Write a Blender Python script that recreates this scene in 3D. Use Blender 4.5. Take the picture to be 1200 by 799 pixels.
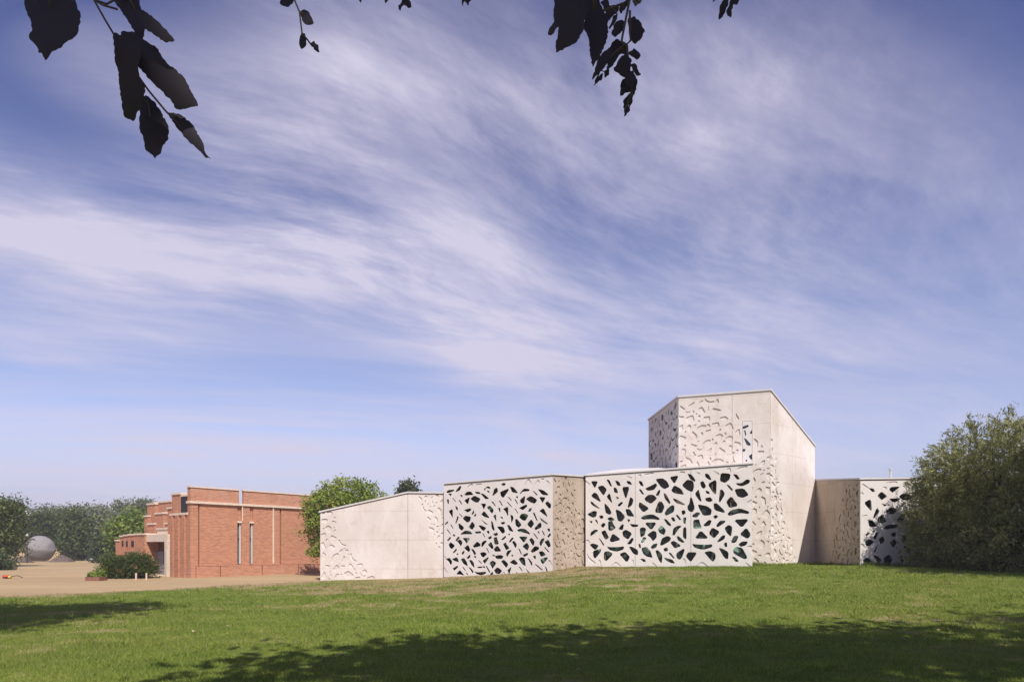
import bpy, bmesh, math, random
import numpy as np
from mathutils import Vector, Matrix
from mathutils.geometry import delaunay_2d_cdt, tessellate_polygon

for o in list(bpy.data.objects): bpy.data.objects.remove(o)
SC = bpy.context.scene
COL = SC.collection
# ------------------------------------------------------------ camera
EYE = 1.6
F = 800.0          # focal length in photograph pixels (1200 wide)
HOR = 643.0        # photograph row of the horizon
cd = bpy.data.cameras.new("camera"); cam = bpy.data.objects.new("camera", cd); COL.objects.link(cam)
cam.location = (0, 0, EYE); cam.rotation_euler = (math.pi/2, 0, 0)
cd.sensor_width = 36; cd.lens = 36*F/1200; cd.shift_y = (HOR-399.5)/1200
cd.clip_start = 0.05; cd.clip_end = 5000
SC.camera = cam
# ------------------------------------------------------------ world and sun
SUN_EL = math.radians(50)
SUN_H = Vector((0.36, -0.933)).normalized()      # horizontal direction towards the sun
SUN_DIR = Vector((SUN_H.x*math.cos(SUN_EL), SUN_H.y*math.cos(SUN_EL), math.sin(SUN_EL)))
W = bpy.data.worlds.new("World"); SC.world = W; W.use_nodes = True
SKY_STRENGTH = 0.11
EXPOSURE = 0.6
SKY_TINT = (0.95, 0.76, 0.86, 1); SKY_LOW = (1.6, 2.05, 3.4, 1); CLOUD = (4.1, 3.9, 4.9, 1)
def build_world():
    nt = W.node_tree; N = nt.nodes; L = nt.links
    N.clear()
    out = N.new('ShaderNodeOutputWorld'); bg = N.new('ShaderNodeBackground')
    sky = N.new('ShaderNodeTexSky'); sky.sky_type = 'NISHITA'; sky.sun_disc = False
    sky.sun_elevation = SUN_EL
    sky.sun_rotation = math.atan2(SUN_H.x, SUN_H.y)
    sky.air_density = 1.0; sky.dust_density = 0.6; sky.ozone_density = 2.0
    bg.inputs['Strength'].default_value = SKY_STRENGTH
    tc = N.new('ShaderNodeTexCoord')
    def math_(op, a, b=None, clamp=False):
        n = N.new('ShaderNodeMath'); n.operation = op; n.use_clamp = clamp
        for i, v in enumerate((a, b)):
            if v is None: continue
            if isinstance(v, (int, float)): n.inputs[i].default_value = v
            else: L.new(v, n.inputs[i])
        return n.outputs[0]
    def mix(fac, a, b, mode='MIX'):
        n = N.new('ShaderNodeMix'); n.data_type = 'RGBA'; n.blend_type = mode
        for s, v in ((n.inputs[0], fac), (n.inputs[6], a), (n.inputs[7], b)):
            if isinstance(v, (int, float)): s.default_value = v
            elif isinstance(v, tuple): s.default_value = v
            else: L.new(v, s)
        return n.outputs[2]
    def ramp(v, a, b, lo=0.0, hi=1.0):
        n = N.new('ShaderNodeMapRange'); n.interpolation_type = 'SMOOTHSTEP'
        L.new(v, n.inputs[0]); n.inputs[1].default_value = a; n.inputs[2].default_value = b
        n.inputs[3].default_value = lo; n.inputs[4].default_value = hi
        return n.outputs[0]
    sep = N.new('ShaderNodeSeparateXYZ'); L.new(tc.outputs['Generated'], sep.inputs[0])
    X, Y, Z = sep.outputs
    # a flat cirrus sheet high above: project the direction on a plane
    zc = math_('MAXIMUM', math_('ADD', Z, 0.10), 0.03)
    px = math_('DIVIDE', X, zc); py = math_('DIVIDE', Y, zc)
    cmb = N.new('ShaderNodeCombineXYZ'); L.new(px, cmb.inputs[0]); L.new(py, cmb.inputs[1])
    def noise(vec, scale, detail, rough, dist=0.0, rot=0.0, sc=(1, 1, 1), loc=(0, 0, 0)):
        mp = N.new('ShaderNodeMapping'); L.new(vec, mp.inputs[0])
        mp.inputs['Rotation'].default_value = (0, 0, rot); mp.inputs['Scale'].default_value = sc
        mp.inputs['Location'].default_value = loc
        n = N.new('ShaderNodeTexNoise'); L.new(mp.outputs[0], n.inputs['Vector'])
        n.inputs['Scale'].default_value = scale; n.inputs['Detail'].default_value = detail
        n.inputs['Roughness'].default_value = rough; n.inputs['Distortion'].default_value = dist
        return n
    warp = noise(cmb.outputs[0], 0.45, 2.5, 0.45)
    vadd = N.new('ShaderNodeVectorMath'); vadd.operation = 'MULTIPLY_ADD'
    L.new(warp.outputs['Color'], vadd.inputs[0]); vadd.inputs[1].default_value = (0.9, 0.9, 0); L.new(cmb.outputs[0], vadd.inputs[2])
    wv = vadd.outputs[0]
    def combed(vec, az, along, across, scale, detail, rough, off):
        """noise drawn out along compass direction az of the cloud sheet"""
        d = (math.sin(math.radians(az)), math.cos(math.radians(az)))
        o = []
        for vv, k in (((d[0], d[1], 0), along), ((d[1], -d[0], 0), across)):
            n = N.new('ShaderNodeVectorMath'); n.operation = 'DOT_PRODUCT'; L.new(vec, n.inputs[0]); n.inputs[1].default_value = vv
            o.append(math_('MULTIPLY', n.outputs['Value'], k))
        c = N.new('ShaderNodeCombineXYZ'); L.new(o[0], c.inputs[0]); L.new(o[1], c.inputs[1]); c.inputs[2].default_value = off
        n = N.new('ShaderNodeTexNoise'); L.new(c.outputs[0], n.inputs['Vector'])
        n.inputs['Scale'].default_value = scale; n.inputs['Detail'].default_value = detail; n.inputs['Roughness'].default_value = rough
        return n.outputs[0]
    streak = combed(wv, 66, 0.5, 1.7, 1.25, 12, 0.60, 1.3)
    fibre = combed(wv, 35, 0.7, 1.5, 1.6, 12, 0.64, 2.7)
    fine = combed(wv, 58, 0.5, 2.2, 4.0, 10, 0.68, 9.1)
    veil = noise(cmb.outputs[0], 0.7, 5, 0.5, 0.2, 0.2, (1, 1.2, 1), (7.3, 2.2, 0)).outputs[0]
    def blob(az, el, saz, sel, tilt=0.0):
        """soft patch of the sky round azimuth az (degrees right of +Y) and elevation el"""
        a = math_('ARCTAN2', X, Y); e = math_('ARCSINE', Z)
        da = math_('SUBTRACT', a, math.radians(az)); de = math_('SUBTRACT', e, math.radians(el))
        if tilt: de = math_('ADD', de, math_('MULTIPLY', da, tilt))
        da = math_('DIVIDE', da, math.radians(saz)); de = math_('DIVIDE', de, math.radians(sel))
        q = math_('ADD', math_('MULTIPLY', da, da), math_('MULTIPLY', de, de))
        return math_('POWER', 2.718, math_('MULTIPLY', q, -0.7))
    def total(items):
        r = None
        for k, args in items:
            t = math_('MULTIPLY', blob(*args), k); r = t if r is None else math_('ADD', r, t)
        return r
    band = total([(1.0, (-36, 21, 12, 4.0, 0.1)), (0.95, (-19, 23, 11, 4.8, 0.2)), (0.62, (-4, 21, 10, 5, 0.2)), (0.40, (-31, 31.5, 7, 2.5)), (0.62, (-17, 32, 8, 5, -0.4)), (0.50, (-2, 33, 9, 6, -0.2)),
                  (0.50, (11, 25, 11, 9)), (0.62, (25, 21, 13, 12)), (0.50, (-32, 3.5, 26, 3)), (0.42, (-20, 8.5, 25, 2.2, 0.12)), (0.30, (-34, 13.5, 8, 1.2, 0.05)), (0.40, (1, 12, 9, 5, 0.5))])  # the wide right-hand blobs paint a pale lens flare veil in as cloud
    hole = total([(1.0, (-44, 34, 9, 5)), (0.9, (43, 38, 12, 8)), (0.4, (8, 39, 12, 3)), (0.8, (-31.5, 26.8, 7, 2.0)), (0.35, (-6, 30, 6, 2)), (0.9, (-34, 11, 12, 2.2, 0.12)), (0.4, (-14, 15.5, 12, 1.5, 0.15))])
    mass = math_('ADD', math_('MULTIPLY', band, 0.80), math_('MULTIPLY', ramp(veil, 0.35, 0.75), 0.22))
    mass = math_('MAXIMUM', math_('SUBTRACT', mass, math_('MULTIPLY', hole, 0.45)), 0.0)
    tex = math_('ADD', math_('MULTIPLY', ramp(streak, 0.36, 0.66), 0.52), math_('MULTIPLY', ramp(fibre, 0.38, 0.66), 0.30))
    tex = math_('ADD', tex, math_('MULTIPLY', ramp(fine, 0.36, 0.68), 0.24))
    cloud = math_('MULTIPLY', mass, math_('ADD', 0.10, math_('MULTIPLY', tex, 1.40)))
    wisp = math_('MULTIPLY', math_('MULTIPLY', ramp(fibre, 0.5, 0.78), ramp(streak, 0.42, 0.7)), ramp(fine, 0.3, 0.7, 0.5, 1))
    cloud = math_('ADD', cloud, math_('MULTIPLY', wisp, 0.45))
    low = math_('MULTIPLY', ramp(combed(cmb.outputs[0], 74, 0.3, 2.0, 1.3, 9, 0.6, 6.2), 0.42, 0.68), blob(-22, 8, 30, 6))
    cloud = math_('ADD', cloud, math_('MULTIPLY', low, 0.55))
    cloud = math_('MINIMUM', math_('MAXIMUM', cloud, 0.0), 0.95)
    tint = mix(1.0, sky.outputs[0], SKY_TINT, 'MULTIPLY')
    hz = ramp(Z, -0.03, 0.17)
    base = mix(hz, SKY_LOW, tint)
    base = mix(ramp(Z, 0.26, 0.62, 0.0, 1.0), base, mix(1.0, base, (0.56, 0.58, 0.76, 1), 'MULTIPLY'))
    col = mix(cloud, base, CLOUD)
    L.new(col, bg.inputs['Color']); L.new(bg.outputs[0], out.inputs[0])
build_world()
sd = bpy.data.lights.new("sun", 'SUN'); so = bpy.data.objects.new("sun", sd); COL.objects.link(so)
sd.energy = 3.6; sd.angle = math.radians(0.5); sd.color = (1.0, 0.945, 0.88)
so.rotation_euler = SUN_DIR.to_track_quat('Z', 'Y').to_euler(); so.location = (10, -20, 40)
SC.view_settings.view_transform = 'Standard'; SC.view_settings.look = 'None'
SC.view_settings.gamma = 1; SC.view_settings.exposure = EXPOSURE
SC.render.engine = 'CYCLES'
SC.render.resolution_x = 1024; SC.render.resolution_y = 681

# ------------------------------------------------------------ helpers
def tag(o, label=None, cat=None, group=None, kind=None):
    if label: o['label'] = label
    if cat: o['category'] = cat
    if group: o['group'] = group
    if kind: o['kind'] = kind
    return o
def empty(name, loc=(0, 0, 0), label=None, cat=None, group=None):
    o = bpy.data.objects.new(name, None); COL.objects.link(o); o.location = loc
    o.empty_display_size = 0.3
    return tag(o, label, cat, group)
def obj(name, verts, faces, mat, parent=None, smooth=False, uvs=None):
    me = bpy.data.meshes.new(name); me.from_pydata([tuple(v) for v in verts], [], [tuple(f) for f in faces])
    mats = mat if isinstance(mat, (list, tuple)) else [mat]
    for m in mats: me.materials.append(m)
    if uvs is not None:
        uv = me.uv_layers.new(name='UVMap')
        uv.data.foreach_set('uv', np.asarray(uvs, dtype=np.float32).ravel())
    if smooth: me.polygons.foreach_set('use_smooth', [True]*len(me.polygons))
    me.update()
    o = bpy.data.objects.new(name, me); COL.objects.link(o)
    if parent is not None:
        o.parent = parent; o.location = -world_loc(parent)
    return o
def world_loc(p):
    v = Vector((0, 0, 0))
    while p is not None:
        v = v+p.location; p = p.parent
    return v
def fastmesh(name, V, Fc, mat, parent=None, col=None, smooth=False):
    """V (n,3), Fc (m,k) numpy; col (n,) float per vertex stored as attribute 'tone'"""
    me = bpy.data.meshes.new(name); n, (m, k) = len(V), Fc.shape
    me.vertices.add(n); me.vertices.foreach_set('co', V.astype(np.float32).ravel())
    me.loops.add(m*k); me.loops.foreach_set('vertex_index', Fc.astype(np.int32).ravel())
    me.polygons.add(m); me.polygons.foreach_set('loop_start', np.arange(0, m*k, k, dtype=np.int32))
    me.polygons.foreach_set('loop_total', np.full(m, k, dtype=np.int32))
    if col is not None:
        a = me.attributes.new('tone', 'FLOAT', 'POINT'); a.data.foreach_set('value', col.astype(np.float32))
    if smooth: me.polygons.foreach_set('use_smooth', np.ones(m, dtype=bool))
    me.materials.append(mat); me.update(calc_edges=True)
    o = bpy.data.objects.new(name, me); COL.objects.link(o)
    if parent is not None:
        o.parent = parent; o.location = -world_loc(parent)
    return o
class MB:
    def __init__(s): s.v = []; s.f = []
    def box(s, x0, x1, y0, y1, z0, z1, fr=None):
        b = len(s.v)
        for z in (z0, z1):
            for x, y in ((x0, y0), (x1, y0), (x1, y1), (x0, y1)):
                s.v.append(fr(x, y, z) if fr else (x, y, z))
        for q in ((3, 2, 1, 0), (4, 5, 6, 7), (0, 1, 5, 4), (1, 2, 6, 5), (2, 3, 7, 6), (3, 0, 4, 7)):
            s.f.append([b+i for i in q])
        return s
    def tube(s, pts, rads, n=7, cap=True):
        b = len(s.v); pts = [Vector(p) for p in pts]
        for i, p in enumerate(pts):
            d = (pts[min(i+1, len(pts)-1)]-pts[max(i-1, 0)]).normalized()
            a = d.cross(Vector((0, 0, 1)) if abs(d.z) < .9 else Vector((1, 0, 0))).normalized(); c = d.cross(a)
            r = rads[i] if isinstance(rads, (list, tuple)) else rads
            for k in range(n):
                t = 2*math.pi*k/n; s.v.append(p+a*math.cos(t)*r+c*math.sin(t)*r)
        for i in range(len(pts)-1):
            for k in range(n):
                k2 = (k+1) % n
                s.f.append([b+i*n+k, b+i*n+k2, b+(i+1)*n+k2, b+(i+1)*n+k])
        if cap:
            s.f.append([b+k for k in range(n)][::-1]); s.f.append([b+(len(pts)-1)*n+k for k in range(n)])
        return s
    def build(s, name, mat, parent=None, smooth=False): return obj(name, s.v, s.f, mat, parent, smooth)

# ------------------------------------------------------------ materials
def newmat(name):
    m = bpy.data.materials.new(name); m.use_nodes = True
    nt = m.node_tree; b = nt.nodes['Principled BSDF']
    return m, nt, b
def nd(nt, t, **kw):
    n = nt.nodes.new(t)
    for k, v in kw.items(): setattr(n, k, v)
    return n
def setin(n, **kw):
    for k, v in kw.items(): n.inputs[k.replace('_', ' ')].default_value = v
def cramp(nt, src, stops):
    r = nt.nodes.new('ShaderNodeValToRGB'); cr = r.color_ramp
    while len(cr.elements) < len(stops): cr.elements.new(0.5)
    for e, (p, c) in zip(cr.elements, stops): e.position = p; e.color = (*c, 1)
    nt.links.new(src, r.inputs[0]); return r.outputs[0]
def mixc(nt, fac, a, b, mode='MIX'):
    n = nt.nodes.new('ShaderNodeMix'); n.data_type = 'RGBA'; n.blend_type = mode
    for s, v in ((n.inputs[0], fac), (n.inputs[6], a), (n.inputs[7], b)):
        if isinstance(v, (int, float)): s.default_value = v
        elif isinstance(v, tuple): s.default_value = (*v[:3], 1)
        else: nt.links.new(v, s)
    return n.outputs[2]
def nz(nt, vec, scale, detail=6, rough=0.55, sc=(1, 1, 1), dist=0, loc=(0, 0, 0)):
    mp = nd(nt, 'ShaderNodeMapping'); nt.links.new(vec, mp.inputs[0]); mp.inputs['Scale'].default_value = sc
    mp.inputs['Location'].default_value = loc
    n = nd(nt, 'ShaderNodeTexNoise'); nt.links.new(mp.outputs[0], n.inputs['Vector'])
    setin(n, Scale=scale, Detail=detail, Roughness=rough, Distortion=dist)
    return n.outputs[0]
def mrange(nt, v, a, b, lo=0.0, hi=1.0, smooth=True):
    n = nd(nt, 'ShaderNodeMapRange')
    if smooth: n.interpolation_type = 'SMOOTHSTEP'
    nt.links.new(v, n.inputs[0]); n.inputs[1].default_value = a; n.inputs[2].default_value = b
    n.inputs[3].default_value = lo; n.inputs[4].default_value = hi; return n.outputs[0]
def mth(nt, op, a, b=0.0, clamp=False):
    n = nd(nt, 'ShaderNodeMath', operation=op, use_clamp=clamp)
    for i, v in enumerate((a, b)):
        if isinstance(v, (int, float)): n.inputs[i].default_value = v
        else: nt.links.new(v, n.inputs[i])
    return n.outputs[0]
def bump(nt, b, h, strength, dist):
    n = nd(nt, 'ShaderNodeBump'); setin(n, Strength=strength, Distance=dist)
    nt.links.new(h, n.inputs['Height']); nt.links.new(n.outputs[0], b.inputs['Normal'])

def concrete(name, light, dark, stain, streaks=1.0, boards=True):
    m, nt, b = newmat(name)
    geo = nd(nt, 'ShaderNodeNewGeometry'); P = geo.outputs['Position']
    big = nz(nt, P, 0.55, 6, 0.6); streak = nz(nt, P, 1.0, 6, 0.6, (1.5, 1.5, 0.22))
    fine = nz(nt, P, 14, 8, 0.65); mid = nz(nt, P, 2.6, 6, 0.65, (1, 1, 0.8), 0.6)
    c = mixc(nt, mrange(nt, big, 0.35, 0.68), light, dark)
    c = mixc(nt, mth(nt, 'MULTIPLY', mrange(nt, streak, 0.50, 0.76), 0.42*streaks), c, stain)
    c = mixc(nt, mth(nt, 'MULTIPLY', mrange(nt, mid, 0.52, 0.75), 0.5*streaks), c, stain)
    c = mixc(nt, mth(nt, 'MULTIPLY', mrange(nt, fine, 0.4, 0.75), 0.16), c, stain)
    if boards:
        sep = nd(nt, 'ShaderNodeSeparateXYZ'); nt.links.new(P, sep.inputs[0])
        fr = mth(nt, 'FRACT', mth(nt, 'MULTIPLY', mth(nt, 'ADD', sep.outputs[2], mth(nt, 'MULTIPLY', mid, 0.05)), 1/1.37))
        ln = mrange(nt, mth(nt, 'ABSOLUTE', mth(nt, 'SUBTRACT', fr, 0.5)), 0.0, 0.022, 1, 0)
        c = mixc(nt, mth(nt, 'MULTIPLY', mth(nt, 'MULTIPLY', ln, mrange(nt, big, 0.25, 0.6)), 0.5), c, stain)
        row = mth(nt, 'FLOOR', mth(nt, 'MULTIPLY', sep.outputs[2], 1/1.37))
        wn = nd(nt, 'ShaderNodeTexWhiteNoise', noise_dimensions='1D'); nt.links.new(row, wn.inputs['W'])
        c = mixc(nt, mth(nt, 'MULTIPLY', wn.outputs[0], 0.10), c, dark)
    nt.links.new(c, b.inputs['Base Color']); b.inputs['Roughness'].default_value = 0.85
    b.inputs['Specular IOR Level'].default_value = 0.25
    h = mth(nt, 'ADD', mth(nt, 'MULTIPLY', fine, 0.5), mid)
    bump(nt, b, h, 0.25, 0.02)
    return m
def simple(name, col, rough=0.8, var=0.15, scale=6, metal=0.0, spec=0.3):
    m, nt, b = newmat(name)
    geo = nd(nt, 'ShaderNodeNewGeometry')
    n = nz(nt, geo.outputs['Position'], scale, 6, 0.6)
    c = mixc(nt, mrange(nt, n, 0.3, 0.7), tuple(x*(1-var) for x in col), tuple(min(1, x*(1+var)) for x in col))
    nt.links.new(c, b.inputs['Base Color']); b.inputs['Roughness'].default_value = rough
    b.inputs['Metallic'].default_value = metal; b.inputs['Specular IOR Level'].default_value = spec
    bump(nt, b, n, 0.15, 0.02)
    return m
M = {}
M['screen'] = concrete('pale_fibre_concrete', (0.68, 0.635, 0.60), (0.62, 0.575, 0.535), (0.50, 0.43, 0.37), 0.4, False)
M['concrete'] = concrete('cast_concrete', (0.62, 0.545, 0.475), (0.53, 0.45, 0.38), (0.36, 0.275, 0.20), 1.0)
M['concrete_pale'] = concrete('cast_concrete_pale', (0.73, 0.665, 0.615), (0.63, 0.56, 0.50), (0.44, 0.35, 0.275), 0.9)
M['concrete_dimmed'] = concrete('cast_concrete_dimmed', (0.50, 0.415, 0.335), (0.42, 0.34, 0.26), (0.27, 0.195, 0.13), 1.2)  # browner concrete, with the dimness of its wall faces put into the colour
M['roof'] = simple('pale_roof_membrane', (0.62, 0.58, 0.56), 0.6, 0.04)
M['coping'] = simple('aluminium_coping', (0.55, 0.47, 0.41), 0.5, 0.06)
M['shadow_gap'] = simple('dark_joint_profile', (0.10, 0.08, 0.065), 0.8, 0.1)
def glazing_mat():
    m, nt, b = newmat('dark_green_glazing')
    geo = nd(nt, 'ShaderNodeNewGeometry'); P = geo.outputs['Position']
    sep = nd(nt, 'ShaderNodeSeparateXYZ'); nt.links.new(P, sep.inputs[0])
    n = nz(nt, P, 2.4, 2, 0.4, (1, 1, 0.8))
    c = mixc(nt, mrange(nt, n, 0.57, 0.62), (0.060, 0.085, 0.068), (0.24, 0.38, 0.30))
    up = mrange(nt, mth(nt, 'ADD', sep.outputs[2], mth(nt, 'MULTIPLY', n, 0.4)), 3.75, 3.8)
    c = mixc(nt, up, c, (0.13, 0.10, 0.065))
    nt.links.new(c, b.inputs['Base Color']); b.inputs['Roughness'].default_value = 0.28
    return m
M['glazing'] = glazing_mat()
def brick_mat():
    m, nt, b = newmat('orange_red_brickwork')
    uv = nd(nt, 'ShaderNodeUVMap'); geo = nd(nt, 'ShaderNodeNewGeometry'); P = geo.outputs['Position']
    bt = nd(nt, 'ShaderNodeTexBrick'); nt.links.new(uv.outputs[0], bt.inputs['Vector'])
    setin(bt, Scale=1.0, Mortar_Size=0.010, Mortar_Smooth=0.2, Bias=0.0, Brick_Width=0.225, Row_Height=0.085)
    bt.inputs['Color1'].default_value = (0.51, 0.22, 0.115, 1); bt.inputs['Color2'].default_value = (0.35, 0.125, 0.068, 1)
    bt.inputs['Mortar'].default_value = (0.50, 0.32, 0.21, 1)
    sep = nd(nt, 'ShaderNodeSeparateXYZ'); nt.links.new(P, sep.inputs[0])
    patch = nz(nt, P, 0.9, 6, 0.6); bloom = nz(nt, P, 2.2, 8, 0.7, (1, 1, 0.6))
    c = mixc(nt, mth(nt, 'MULTIPLY', mrange(nt, patch, 0.35, 0.7), 0.28), bt.outputs[0], (0.50, 0.22, 0.13))
    hi = mrange(nt, mth(nt, 'ADD', sep.outputs[2], mth(nt, 'MULTIPLY', bloom, 0.8)), 4.2, 5.6)
    lo = mrange(nt, mth(nt, 'ADD', sep.outputs[2], mth(nt, 'MULTIPLY', bloom, 0.8)), 1.3, 0.5)
    w = mth(nt, 'MULTIPLY', mth(nt, 'ADD', hi, mth(nt, 'MULTIPLY', lo, 0.6)), mrange(nt, bloom, 0.42, 0.7))
    c = mixc(nt, mth(nt, 'MULTIPLY', w, 0.55), c, (0.46, 0.33, 0.29))
    nt.links.new(c, b.inputs['Base Color']); b.inputs['Roughness'].default_value = 0.9
    bump(nt, b, mth(nt, 'SUBTRACT', 1.0, bt.outputs['Fac']), 0.6, 0.008)
    return m
M['brick'] = brick_mat()
M['cap'] = simple('cream_concrete_coping', (0.66, 0.54, 0.42), 0.8, 0.1)
M['steel'] = simple('grey_window_steel', (0.50, 0.50, 0.48), 0.4, 0.05)
M['greydoor'] = simple('grey_painted_door', (0.22, 0.20, 0.22), 0.5, 0.06)
M['wood'] = simple('brown_wood_panel', (0.16, 0.075, 0.04), 0.7, 0.2)
M['dark'] = simple('dark_interior', (0.025, 0.024, 0.03), 0.6, 0.2)
M['glass'] = simple('dark_window_glass', (0.03, 0.035, 0.05), 0.12, 0.2, spec=0.6)
def grass_pattern(nt, P):
    """soil-to-green pattern shared by the lawn sheet and the blades"""
    sep = nd(nt, 'ShaderNodeSeparateXYZ'); nt.links.new(P, sep.inputs[0])
    flat = nd(nt, 'ShaderNodeCombineXYZ'); nt.links.new(sep.outputs[0], flat.inputs[0]); nt.links.new(sep.outputs[1], flat.inputs[1])
    Pf = flat.outputs[0]
    big = nz(nt, Pf, 0.22, 5, 0.6, (0.7, 1.0, 1)); mid = nz(nt, Pf, 0.9, 8, 0.68, (0.8, 1.1, 1), 0.4); sm = nz(nt, Pf, 5, 6, 0.6)
    far = mrange(nt, sep.outputs[1], 13, 27)
    cx = mth(nt, 'ABSOLUTE', mth(nt, 'SUBTRACT', sep.outputs[0], -1.0))
    centre = mrange(nt, cx, 13, 2)
    bias = mth(nt, 'MULTIPLY', mth(nt, 'MULTIPLY', far, centre), 0.12)
    edge = mth(nt, 'SUBTRACT', mth(nt, 'MULTIPLY', sep.outputs[1], 0.735), mth(nt, 'ADD', sep.outputs[0], 33.4))
    e2 = mrange(nt, edge, -4.5, 0.6, 0, 0.20)
    s = mth(nt, 'ADD', mth(nt, 'ADD', mth(nt, 'MULTIPLY', big, 0.4), mth(nt, 'MULTIPLY', mid, 0.45)), mth(nt, 'MULTIPLY', sm, 0.15))
    s = mth(nt, 'ADD', mth(nt, 'ADD', s, bias), e2)
    return mrange(nt, s, 0.54, 0.63), mrange(nt, mid, 0.3, 0.7), sm, mrange(nt, big, 0.35, 0.65)
def lawn_mat():
    m, nt, b = newmat('lawn_turf'); geo = nd(nt, 'ShaderNodeNewGeometry'); P = geo.outputs['Position']
    dry, mid, sm, big = grass_pattern(nt, P)
    g = mixc(nt, mid, (0.13, 0.165, 0.030), (0.21, 0.235, 0.048))
    g = mixc(nt, mth(nt, 'MULTIPLY', big, 0.35), g, (0.13, 0.16, 0.035))
    g = mixc(nt, mth(nt, 'MULTIPLY', sm, 0.3), g, (0.06, 0.075, 0.02))
    c = mixc(nt, dry, g, (0.36, 0.27, 0.155))
    nt.links.new(c, b.inputs['Base Color']); b.inputs['Roughness'].default_value = 0.95; b.inputs['Specular IOR Level'].default_value = 0.1
    bump(nt, b, nz(nt, P, 30, 4, 0.7), 0.6, 0.05)
    return m
def blade_mat():
    m, nt, b = newmat('grass_blades'); geo = nd(nt, 'ShaderNodeNewGeometry'); P = geo.outputs['Position']
    dry, mid, sm, big = grass_pattern(nt, P)
    at = nd(nt, 'ShaderNodeAttribute', attribute_name='tone'); t = at.outputs['Fac']
    g = mixc(nt, t, (0.09, 0.155, 0.022), (0.33, 0.41, 0.065))
    g = mixc(nt, mth(nt, 'MULTIPLY', big, 0.35), g, (0.35, 0.35, 0.07))
    g = mixc(nt, mth(nt, 'MULTIPLY', mth(nt, 'SUBTRACT', 1.0, mid), 0.35), g, (0.07, 0.13, 0.022))
    g = mixc(nt, mrange(nt, t, 0.93, 0.97), g, (0.34, 0.29, 0.14))
    c = mixc(nt, mth(nt, 'MULTIPLY', dry, 0.85), g, (0.40, 0.31, 0.17))
    nt.links.new(c, b.inputs['Base Color']); b.inputs['Roughness'].default_value = 0.7; b.inputs['Specular IOR Level'].default_value = 0.2
    tr = nd(nt, 'ShaderNodeBsdfTranslucent'); nt.links.new(c, tr.inputs[0])
    mx = nd(nt, 'ShaderNodeMixShader'); mx.inputs[0].default_value = 0.25
    nt.links.new(b.outputs[0], mx.inputs[1]); nt.links.new(tr.outputs[0], mx.inputs[2])
    nt.links.new(mx.outputs[0], nt.nodes['Material Output'].inputs[0])
    return m
M['lawn'] = lawn_mat(); M['blade'] = blade_mat()
def sand_mat():
    m, nt, b = newmat('dry_sandy_soil'); geo = nd(nt, 'ShaderNodeNewGeometry'); P = geo.outputs['Position']
    a = nz(nt, P, 0.12, 5, 0.6, (0.5, 1.6, 1)); f = nz(nt, P, 3, 8, 0.7, (0.4, 1.6, 1)); g = nz(nt, P, 18, 4, 0.6)
    c = mixc(nt, mrange(nt, a, 0.35, 0.65), (0.38, 0.27, 0.15), (0.46, 0.335, 0.19))
    c = mixc(nt, mth(nt, 'MULTIPLY', mrange(nt, f, 0.45, 0.75), 0.5), c, (0.29, 0.19, 0.11))
    sep = nd(nt, 'ShaderNodeSeparateXYZ'); nt.links.new(P, sep.inputs[0])
    far = mrange(nt, sep.outputs[1], 93, 120)
    c = mixc(nt, far, c, (0.12, 0.13, 0.04))
    nt.links.new(c, b.inputs['Base Color']); b.inputs['Roughness'].default_value = 0.95; b.inputs['Specular IOR Level'].default_value = 0.1
    bump(nt, b, mth(nt, 'ADD', f, mth(nt, 'MULTIPLY', g, 0.4)), 0.6, 0.12)
    return m
M['sand'] = sand_mat()
def leaf_mat(name, dark, light, warm, transl=0.3, rough=0.55):
    m, nt, b = newmat(name)
    at = nd(nt, 'ShaderNodeAttribute', attribute_name='tone'); t = at.outputs['Fac']
    c = cramp(nt, t, [(0.0, dark), (0.75, light), (1.0, warm)])
    nt.links.new(c, b.inputs['Base Color']); b.inputs['Roughness'].default_value = rough; b.inputs['Specular IOR Level'].default_value = 0.25
    tr = nd(nt, 'ShaderNodeBsdfTranslucent'); nt.links.new(c, tr.inputs[0])
    mx = nd(nt, 'ShaderNodeMixShader'); mx.inputs[0].default_value = transl
    nt.links.new(b.outputs[0], mx.inputs[1]); nt.links.new(tr.outputs[0], mx.inputs[2])
    nt.links.new(mx.outputs[0], nt.nodes['Material Output'].inputs[0])
    return m
M['lf_bright'] = leaf_mat('leaf_bright_green', (0.11, 0.165, 0.026), (0.26, 0.33, 0.055), (0.36, 0.37, 0.09))
M['lf_dark'] = leaf_mat('leaf_dark_green', (0.042, 0.062, 0.026), (0.090, 0.118, 0.046), (0.14, 0.15, 0.06))
M['lf_grey'] = leaf_mat('leaf_grey_green', (0.095, 0.115, 0.070), (0.21, 0.235, 0.145), (0.28, 0.29, 0.18))
M['lf_mid'] = leaf_mat('leaf_mid_green', (0.050, 0.075, 0.020), (0.115, 0.150, 0.038), (0.19, 0.175, 0.045))
M['lf_bush'] = leaf_mat('leaf_willow', (0.10, 0.115, 0.040), (0.31, 0.31, 0.115), (0.50, 0.46, 0.19), 0.25)
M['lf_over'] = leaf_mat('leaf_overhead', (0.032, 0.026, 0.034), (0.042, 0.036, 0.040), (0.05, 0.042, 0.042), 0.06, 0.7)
M['bark'] = simple('rough_bark', (0.085, 0.065, 0.05), 0.95, 0.3, 12)

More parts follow.
